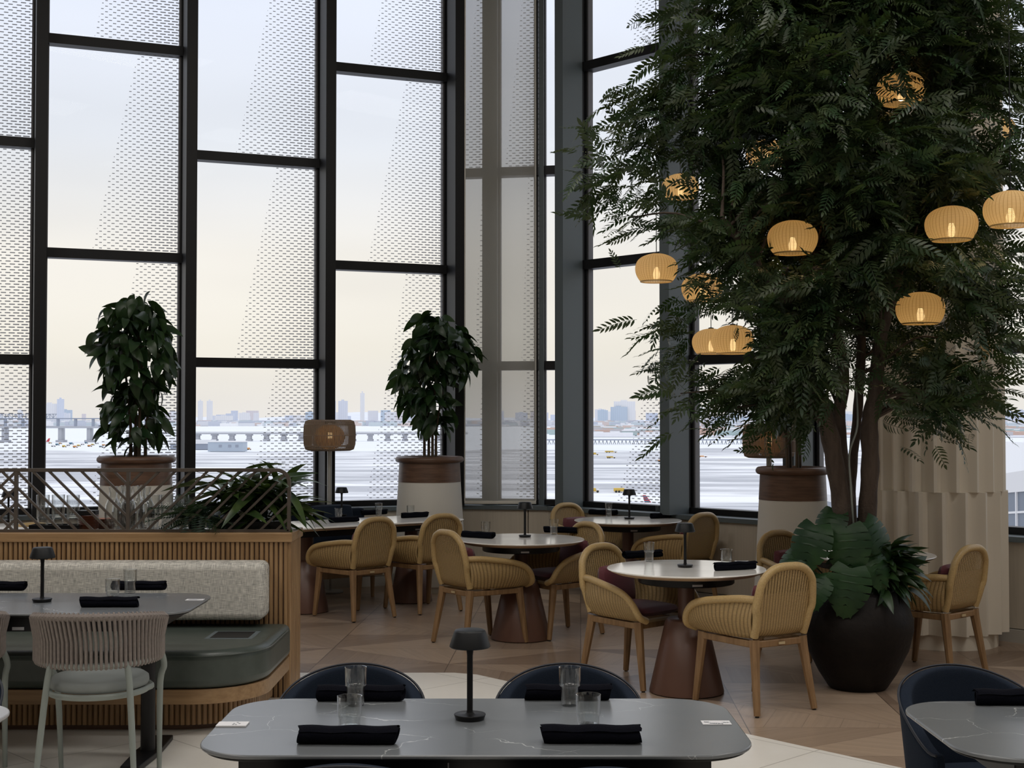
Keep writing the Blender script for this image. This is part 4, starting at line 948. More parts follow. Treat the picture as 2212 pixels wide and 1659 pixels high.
# ---- glasses
def gl(kind, px, py, lb, z=.743): p = G(px, py, z); (GT if kind == 't' else GS).put((p.x, p.y, z), RNG.uniform(0, 3), lb, 'drinking glasses')
gl('t', 768, 1524, 'tall glass in front of the far left napkin on the foreground table'); gl('s', 755, 1572, 'short ribbed glass behind the near left napkin on the foreground table')
gl('t', 1231, 1524, 'tall glass in front of the far right napkin on the foreground table'); gl('s', 1271, 1568, 'short ribbed glass behind the near right napkin on the foreground table')
gl('t', 281, 1281, 'tall glass before the far napkin on the banquette table'); gl('s', 243, 1291, 'short ribbed glass on the banquette table')
gl('t', 1402, 1213, 'tall glass by the far napkin on the nearest round table'); gl('s', 1569, 1219, 'short ribbed glass by the near napkin on the nearest round table')
gl('s', 1049, 1152, 'short glass at the left of the middle round table'); gl('t', 1196.5, 1155, 'tall glass at the right of the middle round table')
gl('t', 1315, 1115, 'tall glass left of the lamp on the rear round table'); gl('s', 1424, 1113, 'short glass right of the lamp on the rear round table')
gl('s', 668, 1121, 'leftmost glass on the long white table'); gl('s', 731, 1120, 'second glass from the left on the long white table'); gl('t', 818, 1115, 'tall glass behind the cane chair on the long white table'); gl('s', 887, 1113, 'rightmost glass on the long white table'); gl('s', 30, 1134, 'short glass behind the railing at far left')
# ---- napkins
kk = [0]
def nap(px, py, lb, rz=0, z=.743, sc=None): p = G(px, py, z); kk[0] += 1; NPK[kk[0] % 3].put((p.x, p.y, z), rz, lb, 'rolled black napkins', sc)
nap(753, 1606, 'rolled black napkin at the near left of the foreground table', -.02); nap(1276, 1604, 'rolled black napkin at the near right of the foreground table', -.02)
nap(780, 1513, 'rolled black napkin at the far left of the foreground table', .0); nap(1228, 1511, 'rolled black napkin at the far right of the foreground table', 0)
nap(236, 1311, 'rolled black napkin on the near side of the banquette table', .02); nap(300, 1275, 'rolled black napkin on the far side of the banquette table', .0); nap(-2, 1276, 'rolled black napkin cut off by the left edge', 0)
nap(1388, 1205, 'rolled black napkin at the far left of the nearest round table', .45); nap(1588, 1231, 'rolled black napkin at the near right of the nearest round table', .35)
nap(1033, 1162, 'rolled black napkin at the left of the middle round table', -.55); nap(1211, 1151, 'rolled black napkin at the right of the middle round table', -.3)
nap(1303, 1112, 'rolled black napkin at the left of the rear round table', -.5); nap(1432, 1119, 'rolled black napkin at the right of the rear round table', .6)
nap(743, 1128, 'rolled black napkin nearest the first cane chair on the long table', .64); nap(808, 1112, 'rolled black napkin behind the first cane chair on the long table', .64); nap(896, 1118, 'rolled black napkin at the right end of the long table', .64); nap(668, 1118, 'rolled black napkin at the left end of the long table', .64)
nap(2200, 1522, 'rolled black napkin on the table at the right edge', 0)
# ---- cards
def card(px0, px1, py, d, lb, z=.743, rz=0, kind=0):
    a = G(px0, py, z); b_ = G(px1, py, z); w = (b_.x - a.x); t = thing('table_card', lb, 'card', ((a.x + b_.x) / 2, a.y, z), rz, 'printed table cards')
    q = MB(); q.box(-w / 2, w / 2, -d / 2, d / 2, .0005, .002 if kind != 1 else .004); obj('card', q, M['card'], t)
    rr = random.Random(px0); m = MB()
    if kind == 1:
        for k in range(5): x = w * (.05 + .09 * (k % 3)) ; y = (-.25 + .25 * (k // 2)) * d; m.lathe([(.0035, .0042), (.0033, .0045)], 10, (x, y, 0))
    elif kind == 2:
        for k in range(9):
            x = -w * .40 + w * .80 * k / 8; y = d * (-.30 + (.35 if k in (0, 1, 7, 8) else 0)); a_ = .6 + k * .5
            for s in (0, .9, -.9): m.add([(x, y, .0023), (x + .0022 * math.cos(a_ + s + 1.57), y + .0022 * math.sin(a_ + s + 1.57), .0023), (x + .012 * math.cos(a_ + s), y + .012 * math.sin(a_ + s), .0023), (x - .0022 * math.cos(a_ + s + 1.57), y - .0022 * math.sin(a_ + s + 1.57), .0023)], [(0, 1, 2, 3)])
    else:
        for k in range(3): m.box(-w * .36, w * .36 * (.4 + .3 * k), d * (-.25 + .22 * k), d * (-.17 + .22 * k), .0021, .0024)
    obj('print', m, M['print'], t, smooth=0)
card(470, 535, 1566, .055, 'white card with grey dots at the left end of the foreground table', kind=1); card(1516, 1578, 1562, .05, 'white card with a leaf drawing at the right end of the foreground table', kind=2)
card(402, 440, 1296, .05, 'small printed card at the right end of the banquette table', kind=0); card(1588, 1618, 1213, .06, 'plain white card on the nearest round table', kind=3)
# ================================================================== DIVIDER AND BANQUETTE
XR, XL, YF, YK, ZC = -1.31, -4.7, 7.95, 8.35, .968
dv = thing('booth_divider', 'slatted oak divider wall with an open metal railing on top', 'divider', (0, 0, 0))
b = MB(); b.box(XL, XR - .012, YF + .012, YK - .012, .0, ZC - .055); obj('core', b, M['walnut'], dv, smooth=0)  # dark core colour puts shade into the gaps between slats
b = MB(); b.box(XL, XR + .012, YF - .012, YK + .01, ZC - .055, ZC); obj('cap', b, M['woodh'], dv, bevel=.004)
b = MB(); b.box(XL, XR - .05, YF + .09, YK - .03, ZC, ZC + .004); obj('counter_liner', b, pbr('pale_counter', (.6, .58, .54), .3), dv, smooth=0)
b = MB(); x = XR - .012 - .014
for k in range(118):
    b.prism([(x - .011, YF + .014), (x - .011, YF + .003), (x - .008, YF - .004), (x + .008, YF - .004), (x + .011, YF + .003), (x + .011, YF + .014)], .0, ZC - .0552); x -= .0285
y = YF + .02
for k in range(13):
    b.prism([(XR - .014, y - .0115), (XR - .004, y - .0115), (XR + .004, y - .007), (XR + .004, y + .007), (XR - .004, y + .0115), (XR - .014, y + .0115)], .0, ZC - .0552); y += .0285
obj('slats', b, M['wood'], dv, smooth=0)
YR = 7.995; zb_, zt_ = ZC + .006, 1.336
rl = MB(); xr = -1.325; R0 = .075
path = [(XL, YR, zt_), (-3.5, YR, zt_), (-2.5, YR, zt_)] + [(xr - R0 + R0 * math.sin(a), YR, zt_ - R0 + R0 * math.cos(a)) for a in [PI / 2 * i / 8 for i in range(9)]] + [(xr, YR, zb_)]
rl.tube(path, .0150, 4, upv=(0, 1, 0), flat=1.0); rl.tube([(XL, YR, zb_), (xr, YR, zb_)], .0150, 4, upv=(0, 1, 0))
ro = obj('railing', rl, M['railm'], dv, bevel=.001)
for x in (-2.281, -2.947, -3.61, -4.28):
    p = MB(); p.tube([(x, YR, zb_ + .009), (x, YR, zt_ - .009)], .0142, 4, upv=(0, 1, 0)); obj('post', p, M['railm'], ro)
def bars(x0, x1, sgn):
    """45 degree bars inside the panel x0..x1, rising to the right for sgn=1; starts spaced .096"""
    hgt = zt_ - zb_; k = -4
    while True:
        xs = (x0 if sgn > 0 else x1) + sgn * (.012 + .096 * k); k += 1
        if (sgn > 0 and xs > x1) or (sgn < 0 and xs < x0): break
        a = Vector((xs, YR, zb_)); e = Vector((xs + sgn * hgt * 1.02, YR, zt_)); d = e - a
        t0, t1 = 0, 1
        for lo, hi in ((x0, x1),):
            ta = (lo - a.x) / d.x; tb_ = (hi - a.x) / d.x; t0 = max(t0, min(ta, tb_)); t1 = min(t1, max(ta, tb_))
        p0 = a + d * t0; p1 = a + d * t1
        # stay inside the rounded corner
        if x1 == xr and p1.x > xr - R0 and p1.z > zt_ - R0:
            while math.hypot(p1.x - (xr - R0), p1.z - (zt_ - R0)) > R0: p1 = p1 - d * .01
        if (p1 - p0).length < .04: continue
        p0 = p0 + Vector((0, .0016 * sgn, 0)); p1 = p1 + Vector((0, .0016 * sgn, 0)); m = MB(); m.tube([p0, p1], .0098, 4, upv=(0, 1, 0)); obj('bar', m, M['railm'], ro)
bars(-2.281, xr, 1); bars(-2.947, -2.281, -1); bars(-3.61, -2.947, -1); bars(-4.28, -3.61, 1); bars(-3.61, -2.947, 1)
bq = thing('banquette', 'built-in banquette with green leather seat and pale linen backrest', 'bench', (0, 0, 0))
def seatpoly(xr_, yf, r, n=10):
    p = [(XL, yf)]
    for i in range(n + 1):
        a = PI / 2 * i / n; p.append((xr_ - r + r * math.sin(a), yf + r - r * math.cos(a)))
    return p + [(xr_, YF - .01), (XL, YF - .01)]
obj('seat_cushion', MB().prism(seatpoly(-1.30, 6.95, .36), .245, .44), M['leather'], bq, bevel=.045, seg=5, smooth=60)
sm = [(p[0], p[1], .418) for p in seatpoly(-1.296, 6.945, .364)[:-2]] + [(-1.296, 7.80, .418)]
obj('seam', MB().tube(sm, .004, 6), M['leather'], bq)
obj('base_board', MB().prism(seatpoly(-1.31, 6.965, .36), .166, .243), M['woodh'], bq, bevel=.003)
sk = MB(); q = seatpoly(-1.40, 7.09, .33, 24)[1:-2]; sk.prism(seatpoly(-1.41, 7.10, .33), .035, .166)
x = -1.40 - .33
pts = []
while x > XL: pts.append((x, 7.09, 0)); x -= .0285
for i in range(1, 19): a = PI / 2 * i / 18; pts.append((-1.40 - .33 + .33 * math.sin(a), 7.09 + .33 - .33 * math.cos(a), a))
for k in range(1, 16): pts.append((-1.40, 7.42 + .0285 * k, PI / 2))
for (x, y, a) in pts:
    m = T(x, y, 0) @ RZ(a); sk.add([m @ Vector(v) for v in [(-.0115, .012, .035), (-.0115, 0, .035), (-.006, -.007, .035), (.006, -.007, .035), (.0115, 0, .035), (.0115, .012, .035), (-.0115, .012, .165), (-.0115, 0, .165), (-.006, -.007, .165), (.006, -.007, .165), (.0115, 0, .165), (.0115, .012, .165)]], [(0, 1, 7, 6), (1, 2, 8, 7), (2, 3, 9, 8), (3, 4, 10, 9), (4, 5, 11, 10)])
obj('slatted_skirt', sk, M['wood'], bq, smooth=0)
obj('plinth', MB().prism(seatpoly(-1.45, 7.14, .30), 0, .036), M['walnut'], bq, smooth=0)
b = MB(); b.box(XL, -1.425, 7.73, 7.945, .482, .812); obj('backrest', b, M['linen'], bq, bevel=.04, seg=4, smooth=60)
b = MB(); b.box(-1.68, -1.42, 7.36, 7.62, .438, .4415); ho = obj('power_hatch', b, M['steel'], bq, bevel=.001)
b = MB(); b.box(-1.655, -1.445, 7.385, 7.60, .4405, .4425); obj('recess', b, M['black'], ho, smooth=0)
# ---- things standing on the divider counter
ZS = ZC + .0045
k = 0
names_ = ['first', 'second', 'third', 'fourth', 'fifth', 'sixth']
for px, py in [(95, 8.13), (128, 8.16), (160, 8.12), (333, 8.13), (362, 8.16), (395, 8.12)]:
    for lv in (0, 1):
        x = (px - 1106) / F * py; sc = 1.12
        (GT).put((x, py, ZS + lv * .074), .3 * k, ('%s column of stacked glasses on the divider counting from the left, %s glass' % (names_[k], ['lower', 'upper'][lv])), 'stacked glasses on the divider', sc)
    k += 1
CAR = glass_lathe([(.044, 0), (.047, .006), (.049, .10), (.045, .15), (.030, .185), (.0235, .205), (.0225, .235), (.028, .258)], [(.041, .01), (.0455, .10), (.0415, .148), (.027, .183), (.0205, .205), (.0195, .235), (.0255, .2575)], 36)
oc = obj('water_carafe', CAR, M['glass']); tag(oc, 'x', 'carafe'); oc = Maker(oc)
for i, (px, py) in enumerate([(246, 8.10), (262, 8.22), (279, 8.11), (297, 8.22), (318, 8.10), (307, 8.30), (272, 8.31)]):
    oc.put(((px - 1106) / F * py, py, ZS), 0, ['front left clear glass carafe behind the railing', 'clear carafe behind the left one on the divider', 'clear carafe directly behind the railing post', 'clear carafe right of the railing post, rear row', 'front right clear glass carafe behind the railing', 'rear right carafe close to the planter side', 'rear middle carafe close to the planter side'][i], 'glass carafes on the divider')
tr = thing('serving_tray', 'black tray under the stacked glasses at left on the divider', 'tray', ((128 - 1106) / F * 8.13, 8.14, ZS)); 
tray_m = MB(); tray_m.box(-.16, .16, -.06, -.055, 0, .03); tray_m.box(-.16, .16, .055, .06, 0, .03)
obj('side', tray_m, M['black'], tr, smooth=0); tm = MB(); tm.box(-.16, -.156, -.06, .06, 0, .03); tm.box(.156, .16, -.06, .06, 0, .03); obj('end', tm, M['black'], tr, smooth=0)
sa_ = MB().lathe([(.0, 0), (.035, 0), (.058, .008), (.06, .010), (.036, .004), (0, .004)], 32); so = obj('saucer', sa_, M['terra'], smooth=50); tag(so, 'x', 'saucer'); so = Maker(so)
for px, nn2 in ((194, 10), (219, 7)):
    for i in range(nn2):
        so.put(((px - 1106) / F * 8.12, 8.12 + (.0 if px < 200 else .09), ZS + i * .0085), 0, 'terracotta saucer in the stack left of the carafes' if px < 200 else 'terracotta saucer in the shorter stack beside the carafes', 'stacked saucers left of the carafes' if px < 200 else 'shorter stack of saucers')
b = MB(); b.box(-.055, .055, -.04, .04, 0, .028); tag(obj('menu_stack', b, M['black'], loc=((192 - 1106) / F * 8.12, 8.12, ZS + .0885), bevel=.003), 'black menus lying on top of the terracotta saucers', 'menu')
# ================================================================== SOFA AND CUSHIONS
sf = thing('sofa', 'navy upholstered bench on a wooden base behind the long white table', 'sofa', (-1.33 - .6 * .66, 11.80 + .8 * .66, 0), math.atan2(.6, .8))
b = MB(); b.box(-1.05, .52, -.24, .20, .27, .44); obj('seat', b, M['navy'], sf, bevel=.03, seg=3, smooth=60)
b = MB(); b.box(-1.05, .52, .13, .24, .40, .80); obj('backrest', b, M['navy'], sf, bevel=.03, seg=3, smooth=60)
b = MB(); b.box(-1.03, .50, -.22, .22, .20, .268); obj('base_frame', b, M['chairwood'], sf, bevel=.004)
for x in (-.95, .42):
    for y in (-.17, .17):
        l = MB(); l.tube([(x, y, .2), (x, y, 0)], [.022, .016], 8); obj('leg', l, M['chairwood'], sf)
for x, m_, lb, rz in ((-.52, 'cush_g', 'grey-blue patterned pillow on the sofa by the floor lamp', .15), (.1, 'navy', 'navy pillow on the sofa behind the first cane chair', -.1)):
    mtx = Matrix.Translation(sf.location) @ RZ(sf.rotation_euler.z)
    p = mtx @ Vector((x, .02, .655))
    tag(obj('throw_pillow', xf(cushion(.22, .2, .13, crown=.02), RX(PI / 2 - .25)), M[m_], loc=p), lb, 'pillow'); bpy.data.objects[-1] if False else None
    COL.objects[-1].rotation_euler = (0, 0, sf.rotation_euler.z + rz)
# ================================================================== LAMPS
def point(name, loc, e, c=(1, .66, .34), r=.03, parent=None):
    l = bpy.data.lights.new(name, 'POINT'); l.energy = e; l.color = c; l.shadow_soft_size = r
    o = bpy.data.objects.new(name, l); COL.objects.link(o); o.location = loc
    if parent: o.parent = parent
    return o
def floor_lamp(px, py, Y, D_, Hh, lb, sc=1):
    p = at(px, py, Y); t = thing('floor_lamp', lb, 'lamp', (p.x, Y, 0), 0); zc = p.z; R_ = D_ / 2
    obj('base', MB().lathe([(.13, 0), (.135, .008), (.13, .018), (.02, .022)], 36), M['metal_l'], t)
    obj('pole', MB().lathe([(.022, .02), (.022, zc + Hh * .4)], 20), M['metal_l'], t)
    cage = MB(); n = 104
    prof = [(.80, -.5), (.93, -.46), (.985, -.30), (1, 0), (.985, .30), (.93, .46), (.80, .5)]
    for k in range(n):
        a = 2 * PI * k / n; cage.tube([(R_ * r * math.cos(a), R_ * r * math.sin(a), zc + Hh * z) for r, z in prof], .0050, 5, cap=False)
    for r, z in ((.80, -.5), (.80, .5), (1, 0), (.97, -.36), (.97, .36)):
        cage.tube([(R_ * r * math.cos(2 * PI * i / 48), R_ * r * math.sin(2 * PI * i / 48), zc + Hh * z) for i in range(48)], .005, 5, closed=True)
    so_ = obj('lamp_shade', cage, pbr('lamp_cane_dark_%d' % px, (.26, .19, .135), .6), t)
    gp_ = [(.001, .33)] + [(.60 * math.cos(a), .40 * math.sin(a) * 1.0 - .06) for a in [PI / 2 - PI * .95 * i / 18 for i in range(1, 19)]]
    obj('inner_globe', MB().lathe([(R_ * r, zc + Hh * z * 1.05) for r, z in gp_], 40, cap=False), M['globe'], t)
    obj('bulb', MB().lathe([(.001, zc - .05), (.022, zc - .03), (.03, zc), (.02, zc + .03), (.001, zc + .04)], 16), M['bulb'], t)
    point('lamp_light', (0, 0, zc + .0), 2.2, parent=t)
floor_lamp(712, 940, 12.75, .485, .285, 'woven drum floor lamp standing by the left windows')
floor_lamp(1661, 952, 11.0, .42, .27, 'woven drum floor lamp half hidden behind the right planter')
def pendant(px, py, wpx, lb, Y=None):
    W = .30; Y = Y or W * F / wpx; p = at(px, py, Y); t = thing('lantern', lb, 'lamp', (p.x, Y, p.z), 0, 'cane lanterns hanging in the tree'); R_ = W / 2; H = W * .66
    prof = [(.74, -.50), (.84, -.41), (.95, -.25), (1.0, -.07), (.98, .09), (.89, .24), (.74, .35), (.54, .43), (.32, .48), (.12, .5)]
    prof = [(Vector(q).x, Vector(q).y) for q in catmull([(a, b_, 0) for a, b_ in prof], 30)]
    obj('lamp_shade', MB().lathe([(R_ * a, H * b_) for a, b_ in prof], 48, cap=False), M['lantern'], t)
    obj('rim', MB().tube([(R_ * .745 * math.cos(2 * PI * i / 40), R_ * .745 * math.sin(2 * PI * i / 40), -H * .5) for i in range(40)], .004, 6, closed=True), M['cane'], t)
    obj('bulb', MB().lathe([(.001, -H * .42), (.02, -H * .38), (.026, -H * .25), (.018, -H * .10), (.012, -.0)], 16), M['bulb'], t)
    obj('cord', MB().lathe([(.003, 0), (.003, HT - p.z)], 6), M['black'], t)
    obj('cap', MB().lathe([(.022, H * .49), (.022, H * .53), (.004, H * .56)], 16), M['black'], t)
    point('lantern_light', (0, 0, -H * .25), 1.1, parent=t)
    return (px, py, wpx, Y, p.copy())
LANT = [pendant(1712, 512, 108, 'cane lantern hanging clear in the middle of the tree'), pendant(2055, 482, 112, 'largest clear cane lantern at the right of the tree'), pendant(1418, 578, 92, 'cane lantern hanging clear at the left tip of the tree'),
        pendant(1988, 665, 104, 'cane lantern low on the right above the fluted column'), pendant(1470, 402, 80, 'cane lantern half covered by leaves at the upper left'), pendant(1946, 190, 104, 'highest cane lantern, half covered by leaves'),
        pendant(1583, 733, 93, 'front lantern of the low pair at the left'), pendant(1536, 737, 72, 'rear lantern of the low pair at the left', 10.6), pendant(2183, 450, 115, 'cane lantern at the right edge'),
        pendant(2100, 752, 90, 'low cane lantern mostly hidden in leaves at the right'), pendant(2150, 278, 84, 'cane lantern hidden in leaves near the right edge'), pendant(1517, 620, 90, 'cane lantern behind leaves below the clear left one'),
        pendant(1655, 330, 88, 'glowing cane lantern buried deep in the upper leaves')]
CLEAR = [0, 1, 2, 3]; HALF = [4, 5, 6, 7, 8, 9, 10, 11, 12]
# added fill light panels above the view, framed like fixtures
for i, (x, y) in enumerate([(x, y) for y in (-2.5, 1.5, 5.5) for x in (-5, 0, 5)]):
    t = thing('fill_panel', 'added fill light panel at the ceiling', 'lamp', (x, y, HT - .03), 0, 'added fill light panels')
    b = MB()
    for s in (-1, 1): b.box(s * 1.22 - .02, s * 1.22 + .02, -.64, .64, 0, .03); b.box(-1.24, 1.24, s * .62 - .02, s * .62 + .02, 0, .03)
    obj('trim_frame', b, M['metal_l'], t, smooth=0)
    l = bpy.data.lights.new('fill_light', 'AREA'); l.shape = 'RECTANGLE'; l.size = 2.4; l.size_y = 1.2; l.energy = {-2.5: 42, 1.5: 62, 5.5: 95}[y]; l.color = (1, .955, .90)
    o = bpy.data.objects.new('fill_light', l); COL.objects.link(o); o.parent = t; o.location = (0, 0, -.005)
# ================================================================== PLANTS
def fast_mesh(name, V, Fq):
    me = bpy.data.meshes.new(name); n = len(V); m, k = Fq.shape
    me.vertices.add(n); me.vertices.foreach_set('co', np.ascontiguousarray(V, dtype=np.float32).ravel())
    me.loops.add(m * k); me.loops.foreach_set('vertex_index', np.ascontiguousarray(Fq, dtype=np.int32).ravel())
    me.polygons.add(m); me.polygons.foreach_set('loop_start', np.arange(0, m * k, k, dtype=np.int32)); me.polygons.foreach_set('loop_total', np.full(m, k, dtype=np.int32))
    me.update(calc_edges=True); me.validate(); return me
def norm(a): return a / np.maximum(np.linalg.norm(a, axis=-1, keepdims=True), 1e-9)
def frames(d, rng, up=None, roll=.6):
    """x = d, z ~ up, with random roll"""
    d = norm(d); U = np.tile(np.array([0, 0, 1.]), (len(d), 1)) if up is None else up
    y = norm(np.cross(U, d) + 1e-4); z = np.cross(d, y); a = rng.normal(0, roll, (len(d), 1))
    y2 = y * np.cos(a) + z * np.sin(a); z2 = -y * np.sin(a) + z * np.cos(a); return d, y2, z2
def instance(tv, tf, P, X, Y, Z, S):
    """template verts (k,3), faces (m,4); positions P, axes, scale S"""
    V = P[:, None, :] + S[:, None, None] * (tv[None, :, 0:1] * X[:, None, :] + tv[None, :, 1:2] * Y[:, None, :] + tv[None, :, 2:3] * Z[:, None, :])
    N = len(P); k = len(tv); Fq = (tf[None] + (np.arange(N) * k)[:, None, None]).reshape(-1, tf.shape[1]); return V.reshape(-1, 3), Fq
def frond(npairs=8, L=.24, droop=.25, rng=RNG):
    """pinnate leaf with separate leaflets"""
    V = []; Fc = []
    def leaflet(bx, ang, ln, wd, sx):
        # base on the rachis
        z = -droop * L * (bx / L) ** 2; b = np.array([bx, 0, z]); dr = np.array([math.cos(ang), math.sin(ang) * sx, -.18]); dr = dr / np.linalg.norm(dr); nn_ = np.array([-dr[1], dr[0], 0]); nn_ = nn_ / np.linalg.norm(nn_)
        cz = np.array([0, 0, .10 * ln]); o = len(V)
        m1 = b + dr * ln * .30; m2 = b + dr * ln * .68 - cz * .4; tp = b + dr * ln - cz * 1.8
        V.extend([b, m1 + nn_ * wd, m1 - nn_ * wd, m2 + nn_ * wd * .82, m2 - nn_ * wd * .82, tp]); Fc.extend([(o, o + 2, o + 1, o + 1), (o + 1, o + 2, o + 4, o + 3), (o + 3, o + 4, o + 5, o + 5)])
    for i in range(npairs):
        f = (i + .8) / (npairs + .2); bx = L * f * .93; ln = L * .30 * (1 - .45 * abs(f - .45) ** 1.3 * 1.6)
        for s in (-1, 1): leaflet(bx + .004 * s, .95 - .25 * f + rng.uniform(-.12, .12), ln, ln * .155, s)
    leaflet(L * .95, 0.02, L * .27, L * .045, 1)
    # rachis as a thin strip
    for i in range(4):
        a, b = L * i / 4, L * (i + 1) / 4; o = len(V); za = -droop * L * (a / L) ** 2; zb = -droop * L * (b / L) ** 2
        V.extend([np.array([a, -.0012, za]), np.array([a, .0012, za]), np.array([b, .0012, zb]), np.array([b, -.0012, zb])]); Fc.append((o, o + 1, o + 2, o + 3))
    return np.array(V), Fc
def tri_quads(Fc):
    q = [f for f in Fc if f[2] != f[3]]; t = [f[:3] for f in Fc if f[2] == f[3]]; return np.array(q, dtype=int), np.array(t, dtype=int)
def mesh_mixed(name, parts):
    """parts: list of (V, quads, tris)"""
    Vs = []; L = []; st = []; tot = []; o = 0; pos = 0
    for V, q, t in parts:
        Vs.append(V)
        for arr in (q, t):
            if len(arr):
                k = arr.shape[1]; L.append((arr + o).ravel()); st.append(pos + np.arange(len(arr)) * k); tot.append(np.full(len(arr), k)); pos += len(arr) * k
        o += len(V)
    V = np.concatenate(Vs); L = np.concatenate(L); st = np.concatenate(st); tot = np.concatenate(tot)
    me = bpy.data.meshes.new(name); me.vertices.add(len(V)); me.vertices.foreach_set('co', V.astype(np.float32).ravel()); me.loops.add(len(L)); me.loops.foreach_set('vertex_index', L.astype(np.int32))
    me.polygons.add(len(st)); me.polygons.foreach_set('loop_start', st.astype(np.int32)); me.polygons.foreach_set('loop_total', tot.astype(np.int32)); me.update(calc_edges=True); return me
# ---------------- the big potted tree
TX, TY = at(1852, 1400, 8.25).x, 8.25
tree = thing('potted_tree', 'tall bushy tree with feathery leaves growing from a black clay urn', 'tree', (TX, TY, 0))
obj('urn', MB().lathe([(.0, 0), (.165, 0), (.178, .012), (.235, .10), (.305, .24), (.335, .36), (.332, .43), (.300, .52), (.262, .585), (.250, .60), (.235, .598), (.232, .56), (.0, .55)], 64), M['urn'], tree, smooth=50)
obj('soil', MB().lathe([(.0, .575), (.15, .572), (.232, .56)], 32, cap=False), M['soil'], tree)
def tpt(px, py, Y): p = at(px, py, Y); return Vector((p.x - TX, p.y - TY, p.z))
trunks = [([(1822, 1240, 8.22), (1818, 1100, 8.2), (1803, 1000, 8.17), (1790, 930, 8.15), (1765, 860, 8.1), (1750, 820, 8.08), (1735, 740, 8.05), (1690, 640, 8.0), (1625, 560, 7.95), (1560, 470, 7.9)], [.062, .056, .055, .056, .050, .040, .034, .028, .022, .014]),
          ([(1838, 1240, 8.27), (1832, 1100, 8.27), (1820, 1000, 8.3), (1812, 900, 8.3), (1822, 800, 8.3), (1790, 640, 8.3), (1740, 480, 8.3), (1690, 300, 8.35), (1640, 120, 8.4), (1600, -60, 8.4)], [.05, .045, .042, .04, .036, .032, .028, .024, .018, .012]),
          ([(1852, 1240, 8.34), (1838, 1100, 8.38), (1842, 1000, 8.42), (1850, 920, 8.45), (1856, 840, 8.5), (1860, 700, 8.5), (1840, 500, 8.5), (1800, 260, 8.5), (1780, 0, 8.5), (1770, -200, 8.5)], [.036, .032, .030, .03, .03, .028, .026, .022, .018, .012]),
          ([(1868, 1240, 8.25), (1874, 1100, 8.22), (1880, 1000, 8.2), (1878, 920, 8.2), (1890, 850, 8.2), (1905, 720, 8.2), (1950, 560, 8.2), (1990, 400, 8.2), (2010, 200, 8.2), (2030, 0, 8.2)], [.058, .054, .054, .052, .046, .036, .03, .026, .02, .014])]
TP = []
for pts, rs in trunks:
    pp = catmull([tpt(*q) for q in pts], 40); rr = np.interp(np.linspace(0, 1, 41), np.linspace(0, 1, len(rs)), rs)
    rr = [r * (1 + .06 * math.sin(i * 1.7)) for i, r in enumerate(rr)]
    obj('trunk', MB().tube(pp, list(rr), 12), M['bark'], tree, smooth=60); TP.append(pp)
obj('cable', MB().tube(catmull([tpt(1845, 1150, 8.15), tpt(1838, 1050, 8.1), tpt(1835, 980, 8.12), tpt(1852, 920, 8.1), tpt(1850, 840, 8.2)], 20), .006, 6), M['greymetal'], tree)
# canopy envelope: half widths by height
HZ = [1.70, 1.85, 2.05, 2.35, 2.65, 3.0, 3.35, 3.7, 4.1, 4.6, 5.1, 5.5]
HL = [.80, 1.06, 1.25, 1.28, 1.28, 1.38, 1.52, 1.38, 1.12, .95, .75, .45]    # towards the left
HR = [.72, .90, 1.00, 1.10, 1.20, 1.25, 1.30, 1.25, 1.15, .95, .75, .45]
rng = np.random.RandomState(11)
nodes = []
while len(nodes) < 1080:
    z = rng.uniform(1.72, 5.4); a = rng.uniform(0, 2 * PI)
    hl = np.interp(z, HZ, HL); hr = np.interp(z, HZ, HR); hx = hl if math.cos(a) < 0 else hr; hy = .66 * (hl + hr) / 2
    r = rng.uniform(0, 1) ** .55 * (.82 + .22 * math.sin(5 * a + 3 * z) * .6); x = hx * r * math.cos(a); y = hy * r * math.sin(a)
    if z < 2.02 and abs(x - .03) < .30: continue
    if z < 2.3 and math.hypot(x, y) < .3: continue
    if rng.uniform() > np.interp(z, [1.7, 2.2, 4.2, 5.4], [.9, 1, 1, .25]): continue
    nodes.append((x, y, z))
nodes = np.array(nodes)
extra = []
for px, py, Y in [(1325, 385, 8.1), (1335, 360, 8.2), (1350, 400, 8.0), (1300, 372, 8.1), (1360, 470, 8.1), (1345, 420, 8.0), (1365, 250, 8.2), (1400, 215, 8.1), (1440, 200, 8.2), (1480, 120, 8.2), (1480, 20, 8.3), (2050, 890, 7.8), (2062, 860, 7.9), (2030, 850, 7.9), (1960, 840, 7.9), (2165, 640, 8.2), (2190, 720, 8.2), (2180, 180, 8.3), (2195, 300, 8.2), (1440, 770, 8.2), (1460, 720, 8.2), (1470, 850, 8.2), (1590, 880, 8.1), (1560, 850, 8.3), (2120, 780, 8.1), (1620, 900, 8.2), (2205, 120, 8.3), (2090, 60, 8.3), (2210, 560, 8.3)]:
    p = tpt(px, py, Y); extra.append((p.x, p.y, p.z))
nodes = np.concatenate([nodes, np.array(extra)])
